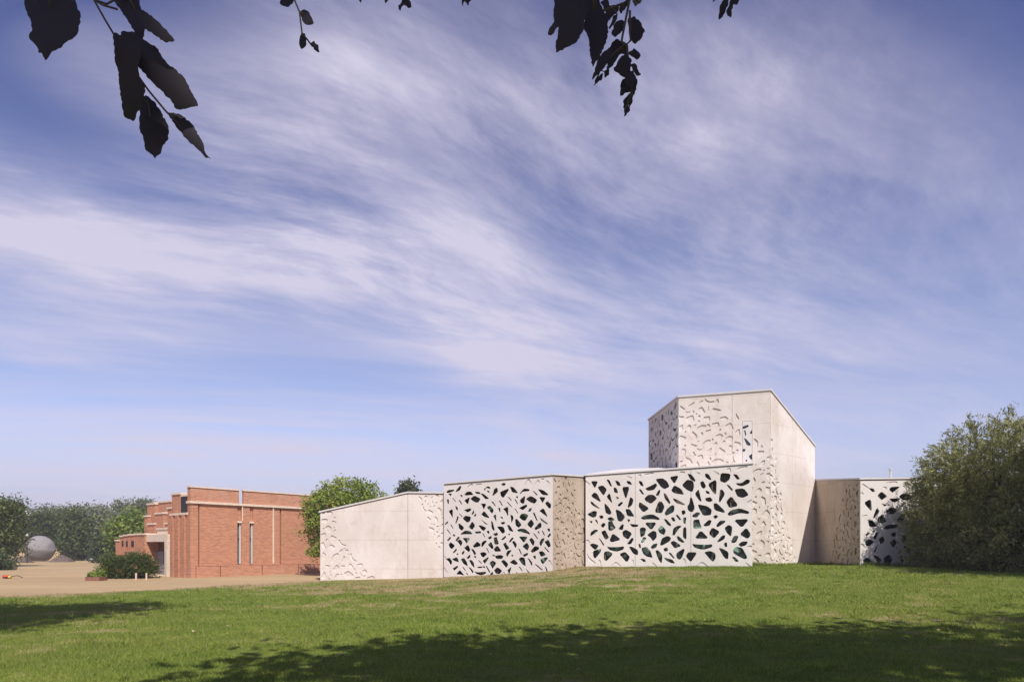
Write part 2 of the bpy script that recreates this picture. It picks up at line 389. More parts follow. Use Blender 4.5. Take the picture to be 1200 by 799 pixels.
# ------------------------------------------------------------ terrain
HX = np.array([-60, -20, -9.4, -5, -3.2, 1.8, 3.3, 10, 15, 18, 22, 35, 80]); HZ = np.array([0, 0, .07, .20, .25, .60, .75, .80, .83, .78, .70, .5, .3])
def sstep(t): t = np.clip(t, 0, 1); return t*t*(3-2*t)
def height(x, y):
    x = np.asarray(x, float); y = np.asarray(y, float)
    h = np.interp(x, HX, HZ)*sstep((y-9)/(28.5-9))*(1-sstep((y-45)/20))
    near = sstep((40-y)/20)
    h = h+0.018*near*(np.sin(x*1.1+y*.35)+np.sin(y*.9-x*.4+1.3))+0.012*near*np.sin(x*2.3+1)*np.sin(y*2.1)
    return h
def hz(x, y): return float(height(x, y))
def grid_sheet(name, xs, ys, mat, dz=0.0, left=None):
    Xg, Yg = np.meshgrid(xs, ys)
    if left is not None:
        t = np.linspace(0, 1, len(xs))[None, :]
        lft = left(np.asarray(ys))[:, None]; Xg = lft+(xs[-1]-lft)*t**1.5
    Zg = height(Xg, Yg)+dz
    if left is None: Zg = Zg-0.07*sstep((Xg-lawn_left(Yg)-0.3)/1.5)*(Yg < 37)
    n, m = Xg.shape
    V = np.stack([Xg, Yg, Zg], -1).reshape(-1, 3)
    idx = np.arange(n*m).reshape(n, m)
    Fc = np.stack([idx[:-1, :-1], idx[:-1, 1:], idx[1:, 1:], idx[1:, :-1]], -1).reshape(-1, 4)
    return fastmesh(name, V, Fc, mat, smooth=True)
def axis(lo, a, b, hi, step, grow=1.25):
    out = list(np.arange(a, b+1e-6, step)); s = step
    while out[-1] < hi: s *= grow; out.append(out[-1]+s)
    s = step
    while out[0] > lo: s *= grow; out.insert(0, out[0]-s)
    return np.array(out)
def lawn_left(y):
    y = np.asarray(y, float)
    e = np.where(y < 33.2, -33.4+0.735*y, -9.0)
    return e+0.35*np.sin(y*1.7)+0.18*np.sin(y*4.1+1)+0.5*np.sin(y*.5)*(y < 30)
gxs = axis(-2500, -40, 40, 2500, 1.0); gys = axis(-400, -20, 60, 3500, 1.0)
tag(grid_sheet('ground', gxs, gys, M['sand']), kind='structure')
lys = np.arange(-14, 36.5, 0.2)
tag(grid_sheet('lawn', np.linspace(-30, 45, 260), lys, M['lawn'], 0.006, lawn_left), kind='structure')

def grass():
    rng = np.random.default_rng(4)
    parts = []
    for (y0, y1, n, hgt, wid) in ((7.2, 11, 150000, .05, .007), (11, 16, 150000, .052, .010), (16, 23, 140000, .055, .015), (23, 31.5, 110000, .06, .022)):
        y = y0+(y1-y0)*rng.random(n)
        x = (rng.random(n)*2-1)*0.80*y
        hh = hgt*(0.5+rng.random(n)*0.9); ww = wid*(0.7+0.6*rng.random(n))
        parts.append((x, y, hh, ww))
    # longer tufts along the foot of the buildings
    def along(p, q, n, spread, h):
        t = rng.random(n); s = np.abs(rng.normal(0, spread, n))
        d = Vector((q[0]-p[0], q[1]-p[1])).normalized()
        parts.append((p[0]+(q[0]-p[0])*t+d.y*s*-1*-1, p[1]+(q[1]-p[1])*t-abs(d.x)*s, h*(0.4+rng.random(n)), np.full(n, .018)))
    along((10.7, 31.0), (12.2, 31.8), 1500, .25, .22); along((12.2, 31.8), (15.4, 34.9), 2500, .3, .16)
    along((15.3, 30), (22, 31), 5000, .25, .24); along((15.2, 30), (15.3, 34.5), 2500, .2, .16)
    along((3.4, 30.8), (10.7, 30.1), 1500, .12, .07); along((1.9, 29.9), (3.6, 32.6), 900, .15, .09)
    along((-3.2, 31.7), (1.8, 29.8), 600, .15, .06)
    x, y, hh, ww = [np.concatenate([p[i] for p in parts]) for i in range(4)]
    nt_ = 520; cyy = 8+22*rng.random(nt_)**.8; cxx = (rng.random(nt_)*2-1)*.78*cyy; k = 70
    tr_ = .05+.13*rng.random(nt_); tx = np.repeat(cxx, k)+rng.normal(size=nt_*k)*np.repeat(tr_, k); ty = np.repeat(cyy, k)+rng.normal(size=nt_*k)*np.repeat(tr_, k)
    th_ = np.repeat(.06+.07*rng.random(nt_), k)*(.5+.7*rng.random(nt_*k)); tw = .007+.0006*ty
    x, y, hh, ww = np.append(x, tx), np.append(y, ty), np.append(hh, th_), np.append(ww, tw)
    keep = x > lawn_left(y)+rng.random(len(x))**2*1.6
    x, y, hh, ww = x[keep], y[keep], hh[keep], ww[keep]; n = len(x)
    clump = 0.75+0.35*np.sin(x*3.1+np.sin(y*2.3)*2)*np.sin(y*2.7+np.sin(x*1.9)*2); hh = hh*clump
    z = height(x, y)+0.004
    a = rng.random(n)*2*math.pi; la = rng.random(n)*2*math.pi; ll = hh*(0.2+0.7*rng.random(n))
    dx, dy = np.cos(a)*ww/2, np.sin(a)*ww/2
    V = np.empty((n, 3, 3))
    V[:, 0] = np.stack([x-dx, y-dy, z], -1); V[:, 1] = np.stack([x+dx, y+dy, z], -1)
    V[:, 2] = np.stack([x+np.cos(la)*ll, y+np.sin(la)*ll, z+hh], -1)
    tone = np.repeat(rng.random(n), 3)
    fastmesh('grass', V.reshape(-1, 3), np.arange(n*3).reshape(n, 3), M['blade'], col=tone)
    tag(bpy.data.objects['grass'], 'short patchy green grass with dry straw patches in front of the buildings', 'grass', kind='stuff')
grass()

# ------------------------------------------------------------ tracing helpers: photograph pixel -> point of a wall plane
def ray(px, v): return Vector(((px-600)/F, 1.0, (HOR-v)/F))
class Wall:
    """vertical wall from A to B (xy), seen with its outside towards the camera; u runs from A to B"""
    def __init__(s, A, B):
        s.A = Vector(A); s.B = Vector(B); s.L = (s.B-s.A).length; s.d = (s.B-s.A)/s.L
        s.n = Vector((s.d.y, -s.d.x))            # outward normal when A is left of B for the viewer
    def uz(s, px, v):
        r = ray(px, v); n = s.n; t = (s.A.dot(n))/(r.x*n.x+r.y*n.y)
        p = r*t; return ((Vector((p.x, p.y))-s.A).dot(s.d), p.z+EYE)
    def pt(s, u, z, off=0.0):
        p = s.A+s.d*u+s.n*off; return (p.x, p.y, z)
def chaikin(P, it=1, q=0.22):
    for _ in range(it):
        o = []
        for i in range(len(P)):
            a, b = P[i], P[(i+1) % len(P)]
            o.append((a[0]+(b[0]-a[0])*q, a[1]+(b[1]-a[1])*q)); o.append((a[0]+(b[0]-a[0])*(1-q), a[1]+(b[1]-a[1])*(1-q)))
        P = o
    return P
def parse(s, ox, oy, k):
    out = []
    for ln in s.strip().split('|'):
        c = [float(t) for t in ln.replace(',', ' ').split()]
        out.append([(ox+c[i]/k, oy+c[i+1]/k) for i in range(0, len(c), 2)])
    return out
def inpoly(x, y, P):
    r = False; j = len(P)-1
    for i in range(len(P)):
        xi, yi = P[i]; xj, yj = P[j]
        if (yi > y) != (yj > y) and x < (xj-xi)*(y-yi)/(yj-yi)+xi: r = not r
        j = i
    return r
def perforate(wall, outline, holes, t0, t1, seams=(), gap=0.007):
    """sheet with holes, from offset t0 (front) to t1 (back); returns one (verts, faces) per panel"""
    pts = []; edges = []
    def loop(P):
        b = len(pts); pts.extend(Vector(p) for p in P)
        edges.extend((b+i, b+(i+1) % len(P)) for i in range(len(P)))
    loop(outline)
    for h in holes: loop(h)
    cuts = []
    for s in seams:
        for e in (-gap, gap):
            b = len(pts); pts.extend((Vector((s+e, -5)), Vector((s+e, 20)))); edges.append((b, b+1))
        cuts.append(s)
    V, E, T, _, _, _ = delaunay_2d_cdt(pts, edges, [], 0, 1e-5)
    bb = [(min(p[0] for p in h), max(p[0] for p in h), min(p[1] for p in h), max(p[1] for p in h), h) for h in holes]
    panels = [[] for _ in range(len(cuts)+1)]
    for t in T:
        cx = sum(V[i].x for i in t)/3; cy = sum(V[i].y for i in t)/3
        if not inpoly(cx, cy, outline): continue
        if any(abs(cx-s) < gap for s in cuts): continue
        if any(a <= cx <= b and c <= cy <= d and inpoly(cx, cy, h) for a, b, c, d, h in bb): continue
        panels[sum(cx > s for s in cuts)].append(tuple(t))
    res = []
    for tris in panels:
        used = {}; vv = []
        for t in tris:
            for i in t:
                if i not in used: used[i] = len(vv); vv.append(V[i])
        n = len(vv); f = []; ed = {}
        for t in tris:
            a, b, c = (used[i] for i in t)
            if (vv[b]-vv[a]).cross(vv[c]-vv[a]) < 0: b, c = c, b
            f.append((a, b, c)); f.append((c+n, b+n, a+n))
            for e in ((a, b), (b, c), (c, a)): ed[e] = ed.get(e, 0)+1
        for (a, b) in ed:
            if (b, a) not in ed: f.append((b, a, a+n, b+n))
        v3 = [wall.pt(p.x, p.y, t0) for p in vv]+[wall.pt(p.x, p.y, t1) for p in vv]
        res.append((v3, f))
    return res
def blob_poly(rng, cx, cy, r):
    k = rng.choice([3, 3, 4, 4, 5]); asp = rng.uniform(0.42, 0.9); rot = rng.uniform(0, math.pi); P = []
    st = rng.uniform(0, 6.28)
    for i in range(k):
        a = st+2*math.pi*(i+rng.uniform(-.22, .22))/k; rr = r*rng.uniform(0.75, 1.1)
        x, y = math.cos(a)*rr, math.sin(a)*rr*asp
        P.append((cx+x*math.cos(rot)-y*math.sin(rot), cy+x*math.sin(rot)+y*math.cos(rot)))
    if rng.random() < 0.22:      # bent slot
        P = []; w = r*0.22
        pts = [(-r, -r*.25), (-r*.35, r*.1), (r*.35, r*.1), (r, -r*.25)]
        up = [(x, y+w) for x, y in pts]; dn = [(x, y-w) for x, y in pts][::-1]
        P = [(cx+x*math.cos(rot)-y*math.sin(rot), cy+x*math.sin(rot)+y*math.cos(rot)) for x, y in up+dn]
    return chaikin(P, 1, .16)
def scatter(seed, u0, u1, z0, z1, mask, rmin, rmax, tries=2600, pad=1.12, avoid=()):
    rng = random.Random(seed); C = list(avoid); out = []
    for i in range(tries):
        r = rmax+(rmin-rmax)*min(1, i/tries*1.35); r *= rng.uniform(0.8, 1.05)
        x, y = rng.uniform(u0, u1), rng.uniform(z0, z1)
        if not mask(x, y): continue
        if any((x-a)**2+(y-b)**2 < ((r+c)*pad*0.86)**2 for a, b, c in C): continue
        C.append((x, y, r)); out.append(blob_poly(rng, x, y, r))
    return out
def offset_poly(P, d):
    """P counter-clockwise from above seen as A->B front walls first; move every edge inwards by d[i]"""
    n = len(P); L = []
    for i in range(n):
        a, b = Vector(P[i]), Vector(P[(i+1) % n]); t = (b-a).normalized(); nn = Vector((t.y, -t.x))
        L.append((a-nn*d[i], t))
    out = []
    for i in range(n):
        p, r = L[i-1]; q, s = L[i]
        c = r.x*s.y-r.y*s.x; k = ((q.x-p.x)*s.y-(q.y-p.y)*s.x)/c
        out.append(p+r*k)
    return out
def tess(P):
    T = tessellate_polygon([[Vector((p[0], p[1], 0)) for p in P]]); out = []
    for a, b, c in T:
        k = (P[b][0]-P[a][0])*(P[c][1]-P[a][1])-(P[b][1]-P[a][1])*(P[c][0]-P[a][0])
        out.append((a, b, c) if k < 0 else (c, b, a))
    return out
def prism(name, P, top, zb, mat, parent):
    n = len(P); v = [(p[0], p[1], zb) for p in P]+[(p[0], p[1], z) for p, z in zip(P, top)]
    f = [list(t) for t in tess(P)]+[[n+i for i in t[::-1]] for t in tess(P)]
    f += [[i, (i+1) % n, n+(i+1) % n, n+i] for i in range(n)]
    return obj(name, v, f, mat, parent)
def interp_top(P, top, Q):
    """heights for inset corners: near the original ones"""
    return [t-0.03 for t in top]

museum = empty('museum_extension', (6, 33, 0.5), 'angular white concrete museum extension with perforated lace-like screens and a tall block on the lawn', 'building')
def wing(P, top, zb, insets, coremat):
    Q = offset_poly(P, insets)
    core = prism('wing', Q, [t-0.10 for t in top], zb-0.5, coremat, museum)
    # roof slab: membrane with a coping that oversails the walls a little
    R = offset_poly(P, [-0.05]*len(P)); n = len(P)
    v = [(p.x, p.y, t-0.015) for p, t in zip(R, top)]+[(p.x, p.y, t+0.055) for p, t in zip(R, top)]
    f = [list(t) for t in tess(P)]+[[n+i for i in t[::-1]] for t in tess(P)]
    f += [[i, (i+1) % n, n+(i+1) % n, n+i] for i in range(n)]
    obj('roof', v, f, M['roof'], core)
    return core
def strip(core, w, z0a, z0b, hgt, thick, mat, name, e=0.01):
    v = []
    for off in (0.0, -thick):
        v += [w.pt(e, z0a-hgt, off), w.pt(w.L-e, z0b-hgt, off), w.pt(w.L-e, z0b, off), w.pt(e, z0a, off)]
    return obj(name, v, [(0, 1, 2, 3), (7, 6, 5, 4), (0, 4, 5, 1), (1, 5, 6, 2), (2, 6, 7, 3), (3, 7, 4, 0)], mat, core)
def skin(core, w, za, zb_, base, holes, mat, th=0.06, name='relief_wall', seams=(), e=0.012, back=None, basef=None):
    zt = lambda u: za+(zb_-za)*u/w.L-0.045
    bz = (lambda u: base) if basef is None else basef
    out = [(e, bz(e)), (w.L-e, bz(w.L-e)), (w.L-e, zt(w.L-e)), (e, zt(e))]
    hol = [h for h in holes]
    res = []
    for vv, ff in perforate(w, out, hol, 0.0, -th, seams):
        if not ff: continue
        if res: res.append(obj(name, vv, ff, mat, core)); continue
        n = len(vv); b = 0.02; tb = th+0.012
        q = [w.pt(b, bz(b)+.02, -th+.002), w.pt(w.L-b, bz(b)+.02, -th+.002), w.pt(w.L-b, zt(w.L)-.02, -th+.002), w.pt(b, zt(0)-.02, -th+.002)]
        res.append(obj(name, vv+q, ff+[(n, n+1, n+2, n+3)], mat, core))
    strip(core, w, za-0.018, zb_-0.018, 0.022, th*0.8, M['shadow_gap'], 'shadow_joint', 0.03)
    return res

# ---- wing 0: low solid wall on the left
P = [(-9.28, 33.0), (-4.93, 32.3), (-3.07, 31.98), (-2.0, 36.0), (-8.9, 36.6)]
top = [3.37, 4.26, 4.20, 4.1, 3.3]
c0 = wing(P, top, -0.1, [.05, .05, .0, 0, 0.0], M['concrete_pale'])
w = Wall(P[0], P[1])
def m0(u, z):
    a, b = w.uz(375, 605), w.uz(428, 681)
    return u > .16 and z > .12 and u < .75+max(0, (2.25-z))*0.95 and z < 3.35
pits = scatter(3, 0.1, w.L, 0.1, 3.4, m0, .08, .28, 5000, 1.04)
skin(c0, w, top[0], top[1], -0.2, pits, M['concrete_pale'], 0.04)
w = Wall(P[1], P[2])
def m0b(u, z): return u > 0.6+max(0, 3.9-z)*0.38 and z < 4.1 and z > 1.6 and u < w.L-.1
pits = scatter(8, 0.1, w.L, 1.2, 4.2, m0b, .06, .2, 1600)
skin(c0, w, top[1], top[2], -0.2, pits, M['concrete_pale'], 0.04)

# ---- wing 1: cube with the dense screen
P = [(-3.19, 31.86), (1.80, 30.0), (3.68, 32.55), (-1.3, 35.5)]
top = [4.63, 4.86, 5.03, 4.95]
c1 = wing(P, top, 0.29, [.50, .05, 0, 0.05], M['concrete_dimmed'])
w = Wall(P[0], P[1])
R4 = "108,262 130,240 195,230 195,248 125,270|240,240 290,180 305,190 285,228 245,252|135,290 172,288 155,315|370,295 400,268 440,262 475,300 430,298 380,305|518,260 570,265 575,285 535,280|365,385 430,345 410,410 395,425|455,362 505,325 578,360 545,405 495,390|597,288 640,300 705,350 650,352|765,300 790,230 820,210 832,255 775,305|685,250 710,250 712,272|650,220 690,187 720,200 715,215 680,208 660,245|300,310 325,310 320,335|110,375 130,380 130,420 112,415|190,357 205,360 230,395 220,395|280,388 298,390 320,430 308,430|752,405 775,410 803,455 790,455|603,435 665,437 633,508|688,490 730,468 770,520 748,565|230,470 255,490 255,515 240,512|137,545 187,517 185,635|358,520 440,500 440,525 405,545|610,590 645,545 715,630 650,610|780,620 810,588 815,680 800,660|465,575 490,530 490,560 475,580|285,575 300,582 325,612 312,612|345,650 375,612 440,625 430,670 395,690|230,700 255,615 270,640 240,710|495,600 522,575 520,605|602,660 640,690 690,722 650,712|80,720 110,690 115,705 90,728|160,738 175,742 195,780 185,780|278,715 345,770 315,809 282,778|427,770 470,695 500,745 470,793|570,752 600,750 660,775 630,812 600,790|745,690 765,705 788,790 775,812 750,770"
R5 = "95,215 120,200 145,205 130,225|85,325 180,285 185,305 120,397 90,370|225,255 265,265 325,332 245,315|370,335 415,285 480,287 480,310 410,315 380,345|550,315 565,318 607,355 590,360|628,288 700,310 755,350 745,362 680,352|190,400 205,403 235,435 222,437|305,395 325,387 325,410|370,440 430,385 415,470 395,480 370,465|457,425 520,390 595,437 560,480 500,455|643,402 720,405 680,475|730,495 755,465 795,500 795,540 770,545|62,458 78,458 107,510 95,512|178,475 195,478 235,525 225,530|285,435 300,437 325,483 312,485|355,550 440,510 455,530 405,572|125,575 185,543 185,675 155,600|50,560 70,560 75,600 60,600|480,600 500,570 525,560 510,590|287,572 300,575 330,618 318,618|650,600 700,567 752,675 690,625|360,690 385,650 430,643 468,665 430,725 395,715|550,640 570,627 608,725 590,722|225,657 255,680 255,705 232,767|655,700 680,715 750,770 740,778 680,740|78,680 105,690 100,707|90,765 130,755 130,775 105,782|295,735 315,720 372,788 335,825 300,795|470,790 520,725 553,780 515,832"
R6 = "105,70 125,75 157,120 150,127|195,150 205,135 218,145 210,160|318,120 375,88 430,95 460,128 380,118 325,132|520,95 585,92 585,112 530,118|620,125 635,130 652,165 640,160|685,95 705,85 712,110 695,115|780,130 825,112 830,140 800,148|113,215 150,175 155,195 125,222|235,215 265,175 283,185 250,225|260,240 295,215 320,250 300,300 285,265|338,190 433,193 387,258|705,180 740,162 740,185 715,198|787,190 825,185 825,215 848,262 790,268|140,290 160,257 210,295 175,333 150,320|490,300 540,247 578,280 570,300 500,317|605,300 615,260 640,235 672,235 650,260 620,303|360,335 410,295 432,350 415,380|195,390 235,345 240,365 205,400|705,290 745,250 770,320 745,335|460,352 490,360 518,400 497,430|325,400 350,375 350,395 330,430|675,340 690,342 712,390 703,392|250,420 265,408 262,428|395,470 435,430 435,455 415,480|495,455 520,450 518,475|593,405 635,398 672,415 630,455 605,440|790,350 830,303 880,370 800,372|100,500 145,480 172,525 155,572 135,520|190,490 250,470 270,530 210,508|315,500 355,485 385,535 395,585 340,545|432,515 465,515 485,550 495,610 455,560|630,510 697,465 690,495 650,548|562,515 575,515 603,545 590,545|728,550 765,520 807,550 757,618|765,432 790,432 780,448|810,445 870,440 905,447 890,478 820,478|200,620 255,590 255,610 210,650|335,615 350,615 370,645 360,648|420,610 450,625 480,660 472,692|555,602 600,598 600,612 558,614|615,598 645,598 645,618|513,665 560,682 655,672 650,695 590,712 540,700|668,598 685,600 720,660 712,685|250,708 292,655 345,720 290,700|380,685 403,700 395,710|735,700 765,678 760,710 740,715|795,655 835,617 890,660 850,695 810,685"
R7 = "90,25 130,18 132,38 105,42|35,90 115,95 135,150 100,178|180,65 215,80 260,150 200,130|195,195 210,190 205,210|100,260 145,222 150,240 115,272|333,135 370,122 425,125 490,175 480,188 420,165 345,155|205,295 240,250 262,255 220,305|555,190 575,195 612,245 605,255|678,150 695,160 713,200 700,202|760,120 785,118 783,145 768,140|760,220 785,188 800,200 770,235|613,160 630,160 640,188|350,232 463,232 410,307|500,280 530,255 560,300 550,350 525,325|645,320 670,270 710,260 660,362|720,310 770,282 795,350 765,375|250,310 280,300 305,340 290,390|125,345 155,320 165,355 197,385 155,412|403,370 460,325 482,370 462,420|525,430 575,375 620,385 620,410 540,455|340,410 355,412 380,465 370,478|710,385 730,390 775,440 760,445|165,480 185,440 232,430 200,465 175,515|638,455 680,445 722,485 660,508|408,490 465,465 462,490 425,510|240,500 255,490 255,515|555,515 580,505 582,535 565,535|95,595 130,570 180,620 155,668|220,600 275,565 320,612 280,625|352,560 380,535 420,545 428,600 430,640 385,610|475,545 500,560 528,600 523,650|665,560 700,545 745,530 745,550 690,615 670,590|578,628 610,640 675,695 668,708 620,665|345,665 365,672 390,710 378,710|185,715 235,668 205,762|720,665 740,680 765,740 745,742|450,695 480,730 508,770 490,775|298,740 320,755 345,800|575,105 640,35 658,50 655,90 590,122|120,740 135,745 155,780"
H = parse(R4, 515, 555, 12.286)+parse(R5, 580, 550, 12.286)+parse(R6, 515, 615, 12.286)+parse(R7, 580, 610, 12.286)
def swell(P, k, grow=0.0):
    cx = sum(p[0] for p in P)/len(P); cy = sum(p[1] for p in P)/len(P)
    out = []
    for x, y in P:
        r = max(math.hypot(x-cx, y-cy), 1e-6); g = k+grow/r
        out.append((cx+(x-cx)*g, cy+(y-cy)*g))
    return out
def traced(wl, polys, k=1.10, it=1): return [chaikin([wl.uz(*p) for p in swell(h, k, 0.95)], it, .17) for h in polys]
H1 = traced(w, H)
PT1 = parse("430,215 485,135 525,205 480,175|560,235 615,150 640,190 605,180|740,165 765,165 800,215 780,195|665,130 705,130 690,150", 580, 550, 12.286)+parse("745,640 785,560 835,660 790,600", 580, 610, 12.286)+parse("60,615 75,620 110,670 95,668|60,445 80,455 110,480 95,480", 515, 615, 12.286)+parse("400,190 460,140 470,170|520,150 600,140 590,165", 515, 555, 12.286)
pit1 = traced(w, PT1)
def two_layer(core, w, za, zb_, base, thru, blind, mat, seams=(), name='screen_panel'):
    """front leaf with through holes and blind recesses, back leaf with the through holes only, one object per panel"""
    e = 0.012; zt = lambda u: za+(zb_-za)*u/w.L-0.045
    out = [(e, base), (w.L-e, base), (w.L-e, zt(w.L-e)), (e, zt(e))]
    A = perforate(w, out, thru+blind, 0.0, -0.035, seams); B = perforate(w, out, thru, -0.035, -0.075, seams)
    for (va, fa), (vb, fb) in zip(A, B):
        # drop the faces where the two leaves touch, keep the floor of the blind recesses
        n = len(va); obj(name, va+vb, fa+[tuple(i+n for i in f) for f in fb], mat, core)
    strip(core, w, za-0.018, zb_-0.018, 0.022, 0.08, M['shadow_gap'], 'shadow_joint', 0.03)
def glazing(core, w, za, zb_, base, inset, bays):
    v = []; f = []
    u0 = 0.12
    for k in range(bays):
        a = u0+(w.L-2*u0)*k/bays+0.015; b = u0+(w.L-2*u0)*(k+1)/bays-0.015
        zt = lambda u: za+(zb_-za)*u/w.L-0.18
        q = [w.pt(a, base-.2, -inset+0.03), w.pt(b, base-.2, -inset+0.03), w.pt(b, zt(b), -inset+0.03), w.pt(a, zt(a), -inset+0.03)]
        obj('glazing', q, [(0, 1, 2, 3)], M['glazing'], core)
    # steel posts that carry the screen
    for k in range(bays+1):
        u = u0+(w.L-2*u0)*k/bays
        m = MB(); m.box(u-.025, u+.025, -inset+0.035, -0.13, base-.3, za+(zb_-za)*u/w.L-0.2, lambda x, y, z: w.pt(x, z, y))
        m.build('support_post', M['shadow_gap'], core)
two_layer(c1, w, top[0], top[1], 0.29, H1, pit1, M['screen'])
glazing(c1, w, top[0], top[1], 0.29, .50, 6)
w = Wall(P[1], P[2])
def m1(u, z):
    if not (.12 < u < w.L-.1 and .35 < z < 4.75): return False
    return (u < 1.9) or (z < 3.4)
pits = scatter(21, 0.1, w.L, 0.3, 4.8, m1, .06, .24, 6000, 1.02)
skin(c1, w, top[1], top[2], 0.0, pits, M['concrete_dimmed'], 0.045, seams=(w.uz(672, 600)[0],))

# ---- wing 2: the long screen in three panels
P = [(3.44, 32.0), (10.68, 30.3), (11.5, 32.8), (5.7, 36.2), (3.8, 35.4)]
top = [5.04, 5.39, 5.62, 5.78, 5.42]
c2 = wing(P, top, 0.79, [.55, .55, 0, 0, .12], M['concrete'])
w = Wall(P[0], P[1])
A1 = "88,95 132,95 113,140|140,140 175,130 200,155 180,197|208,82 228,88 244,125 232,122|276,88 300,100 311,122 290,118|366,92 385,96 400,115 375,108|330,143 380,140 355,225|264,145 280,150 291,178 268,172|90,208 112,185 130,195 158,250|210,215 230,190 248,260|280,210 298,220 290,226|85,255 95,255 120,278 147,298 128,295 95,275|192,268 220,300 238,330 228,345 200,330|295,275 318,256 328,262 308,282|390,220 410,240 400,270 378,292 375,280|280,317 310,330 343,365 320,398 295,390|358,315 385,315 417,362 370,355|60,348 105,328 124,332 118,360 100,368|152,362 172,362 175,375 160,378|218,382 240,375 262,388 255,396 230,394|75,405 90,402 88,415|115,392 130,400 137,425|165,435 180,420 193,428 178,448|222,412 248,408 252,428 270,450 245,468 224,466|303,460 325,432 335,435 330,465|370,390 385,392 378,408|393,425 410,428 445,430 442,443 410,443|82,515 90,488 110,474 135,476 110,492|168,490 195,480 202,500 218,525 195,540|335,490 355,475 396,498 370,538 340,515|235,550 255,503 308,545 250,560|148,540 158,545 184,582 175,585|370,575 400,537 412,545 395,575|80,590 100,580 138,592 115,622|218,600 240,606 290,606 332,600 325,622 280,632 235,624|105,640 152,622 155,640 120,685 108,675|190,650 215,642 248,660 205,705 190,695|385,605 410,610 442,628 444,660 415,650|312,662 350,648 380,680 360,716"
A2 = "57,122 75,125 88,152 70,145|110,172 150,158 175,140 185,152 165,178 130,185|187,108 235,105 260,125 277,155 245,170 225,155|292,90 348,80 322,133|305,190 325,156 365,180 387,215 330,205|387,150 420,115 457,125 460,160 452,192 420,178|425,68 450,75 473,105 470,117 445,100|60,185 72,185 92,213 78,210|105,248 130,227 160,227 183,248 145,280 115,265|185,220 205,188 212,195 203,222|245,215 262,222 287,272 280,282 255,248|60,310 65,280 125,320 88,345|205,278 225,280 240,310 225,350 180,345|320,250 350,265 393,288 388,294 345,280 322,262|440,250 452,255 468,315 452,342 428,330 425,305 438,290|255,355 275,325 305,303 315,315 310,345 265,370|80,392 110,376 155,372 200,395 195,407 150,398 95,404|105,432 182,430 148,478|248,408 262,408 290,438 288,450 270,438|300,395 315,393 325,412 312,414|335,375 350,378 368,403 355,402|378,345 395,340 400,355 385,368|390,398 408,395 402,435 392,425|67,478 85,470 104,478 95,515 70,532|205,480 225,455 250,485 240,515 215,500|125,522 160,497 180,503 182,535 160,560 148,535|75,570 90,540 108,548 88,573|312,515 320,475 345,458 370,460 345,480 325,515|390,475 408,470 410,548 388,530|343,535 358,537 390,568 380,574 355,560|220,590 235,550 265,535 288,545 280,565 235,592|298,580 320,570 365,600 325,615|150,612 165,595 190,588 180,610 160,620|55,592 65,595 68,612 60,612|80,625 115,618 135,645 152,685 115,675 95,660|184,645 200,642 225,672 222,728 200,690|245,625 265,617 268,635 252,640|283,660 295,658 318,688 310,690|345,658 385,630 392,640 372,690 355,697 342,680|248,692 300,708 318,728 300,728 270,715|415,680 430,655 478,655 475,670 445,715|70,700 95,705 103,718 88,716"
A3 = "135,95 155,100 172,130 160,130 140,115|250,92 308,97 300,130 275,150 245,140|337,98 360,103 377,125 360,127|100,158 118,150 132,180 120,193 108,182|158,170 210,140 208,235 185,215|360,158 400,158 425,137 447,140 440,160 400,175 375,172|290,175 305,178 328,203 318,208|350,208 405,203 438,242 400,258 370,250|138,215 155,222 160,233 145,230|63,240 85,212 90,240 103,285 90,280|240,215 255,215 268,240 240,290 233,280|138,270 165,265 180,282 160,290 142,283|290,295 320,260 362,318 310,332|85,318 140,330 170,350 165,383 120,385 100,350|198,312 218,310 265,355 262,368 205,350|45,390 70,373 90,378 70,400 48,400|303,378 330,355 380,347 438,365 432,380 375,372 315,392|195,400 208,393 220,400 205,412|52,430 85,427 88,450 103,478 52,482|125,458 155,430 172,433 160,460 135,465|218,460 240,435 270,433 265,445 225,472|345,425 440,420 395,474|278,485 300,467 322,478 315,538 290,510|63,555 100,505 150,555|165,520 185,485 230,510 195,550|388,528 428,487 455,530 435,553|222,578 250,545 270,538 265,560 240,575|325,575 340,545 368,545 350,580 330,584|272,595 285,590 287,612 275,612|378,600 400,585 433,583 420,603 395,612|47,598 75,602 130,605 172,600 168,620 115,632 65,622|235,632 255,635 293,658 292,700 270,690|342,640 360,625 395,632 428,690 410,700 345,665|330,695 345,695 370,718 350,720|132,660 170,655 198,668 200,695 185,718 165,695"
H2 = traced(w, parse(A1, 680, 550, 6.657)+parse(A2, 740, 545, 6.387)+parse(A3, 805, 540, 6.15))
B2 = parse("40,95 50,92 75,112 65,115|58,655 75,690 115,722 105,730 70,705|245,752 280,722 318,755 280,740|145,705 158,715 165,750 155,748|405,715 415,705 415,745|40,555 60,550 75,570|360,48 400,60 395,66", 680, 550, 6.657)+parse("155,728 170,735 200,762 188,762|390,700 400,705 410,740 400,735|55,75 68,70 72,88|105,65 160,55 155,68 115,75|365,50 380,85 400,50", 740, 545, 6.387)+parse("360,75 375,48 425,38 428,46 385,60|435,300 475,278 478,335 455,325|65,765 110,728 155,765 112,748|422,730 440,740 475,770 462,772|440,620 465,615 482,640 480,700 465,660|190,68 230,88 225,95|70,82 88,85 90,95|290,60 310,52 315,75", 805, 540, 6.15)
s1 = w.uz(744.4, 600)[0]; s2 = w.uz(809.6, 600)[0]
two_layer(c2, w, top[0], top[1], 0.77, H2, traced(w, B2), M['screen'], (s1, s2))
glazing(c2, w, top[0], top[1], 0.80, .55, 9)

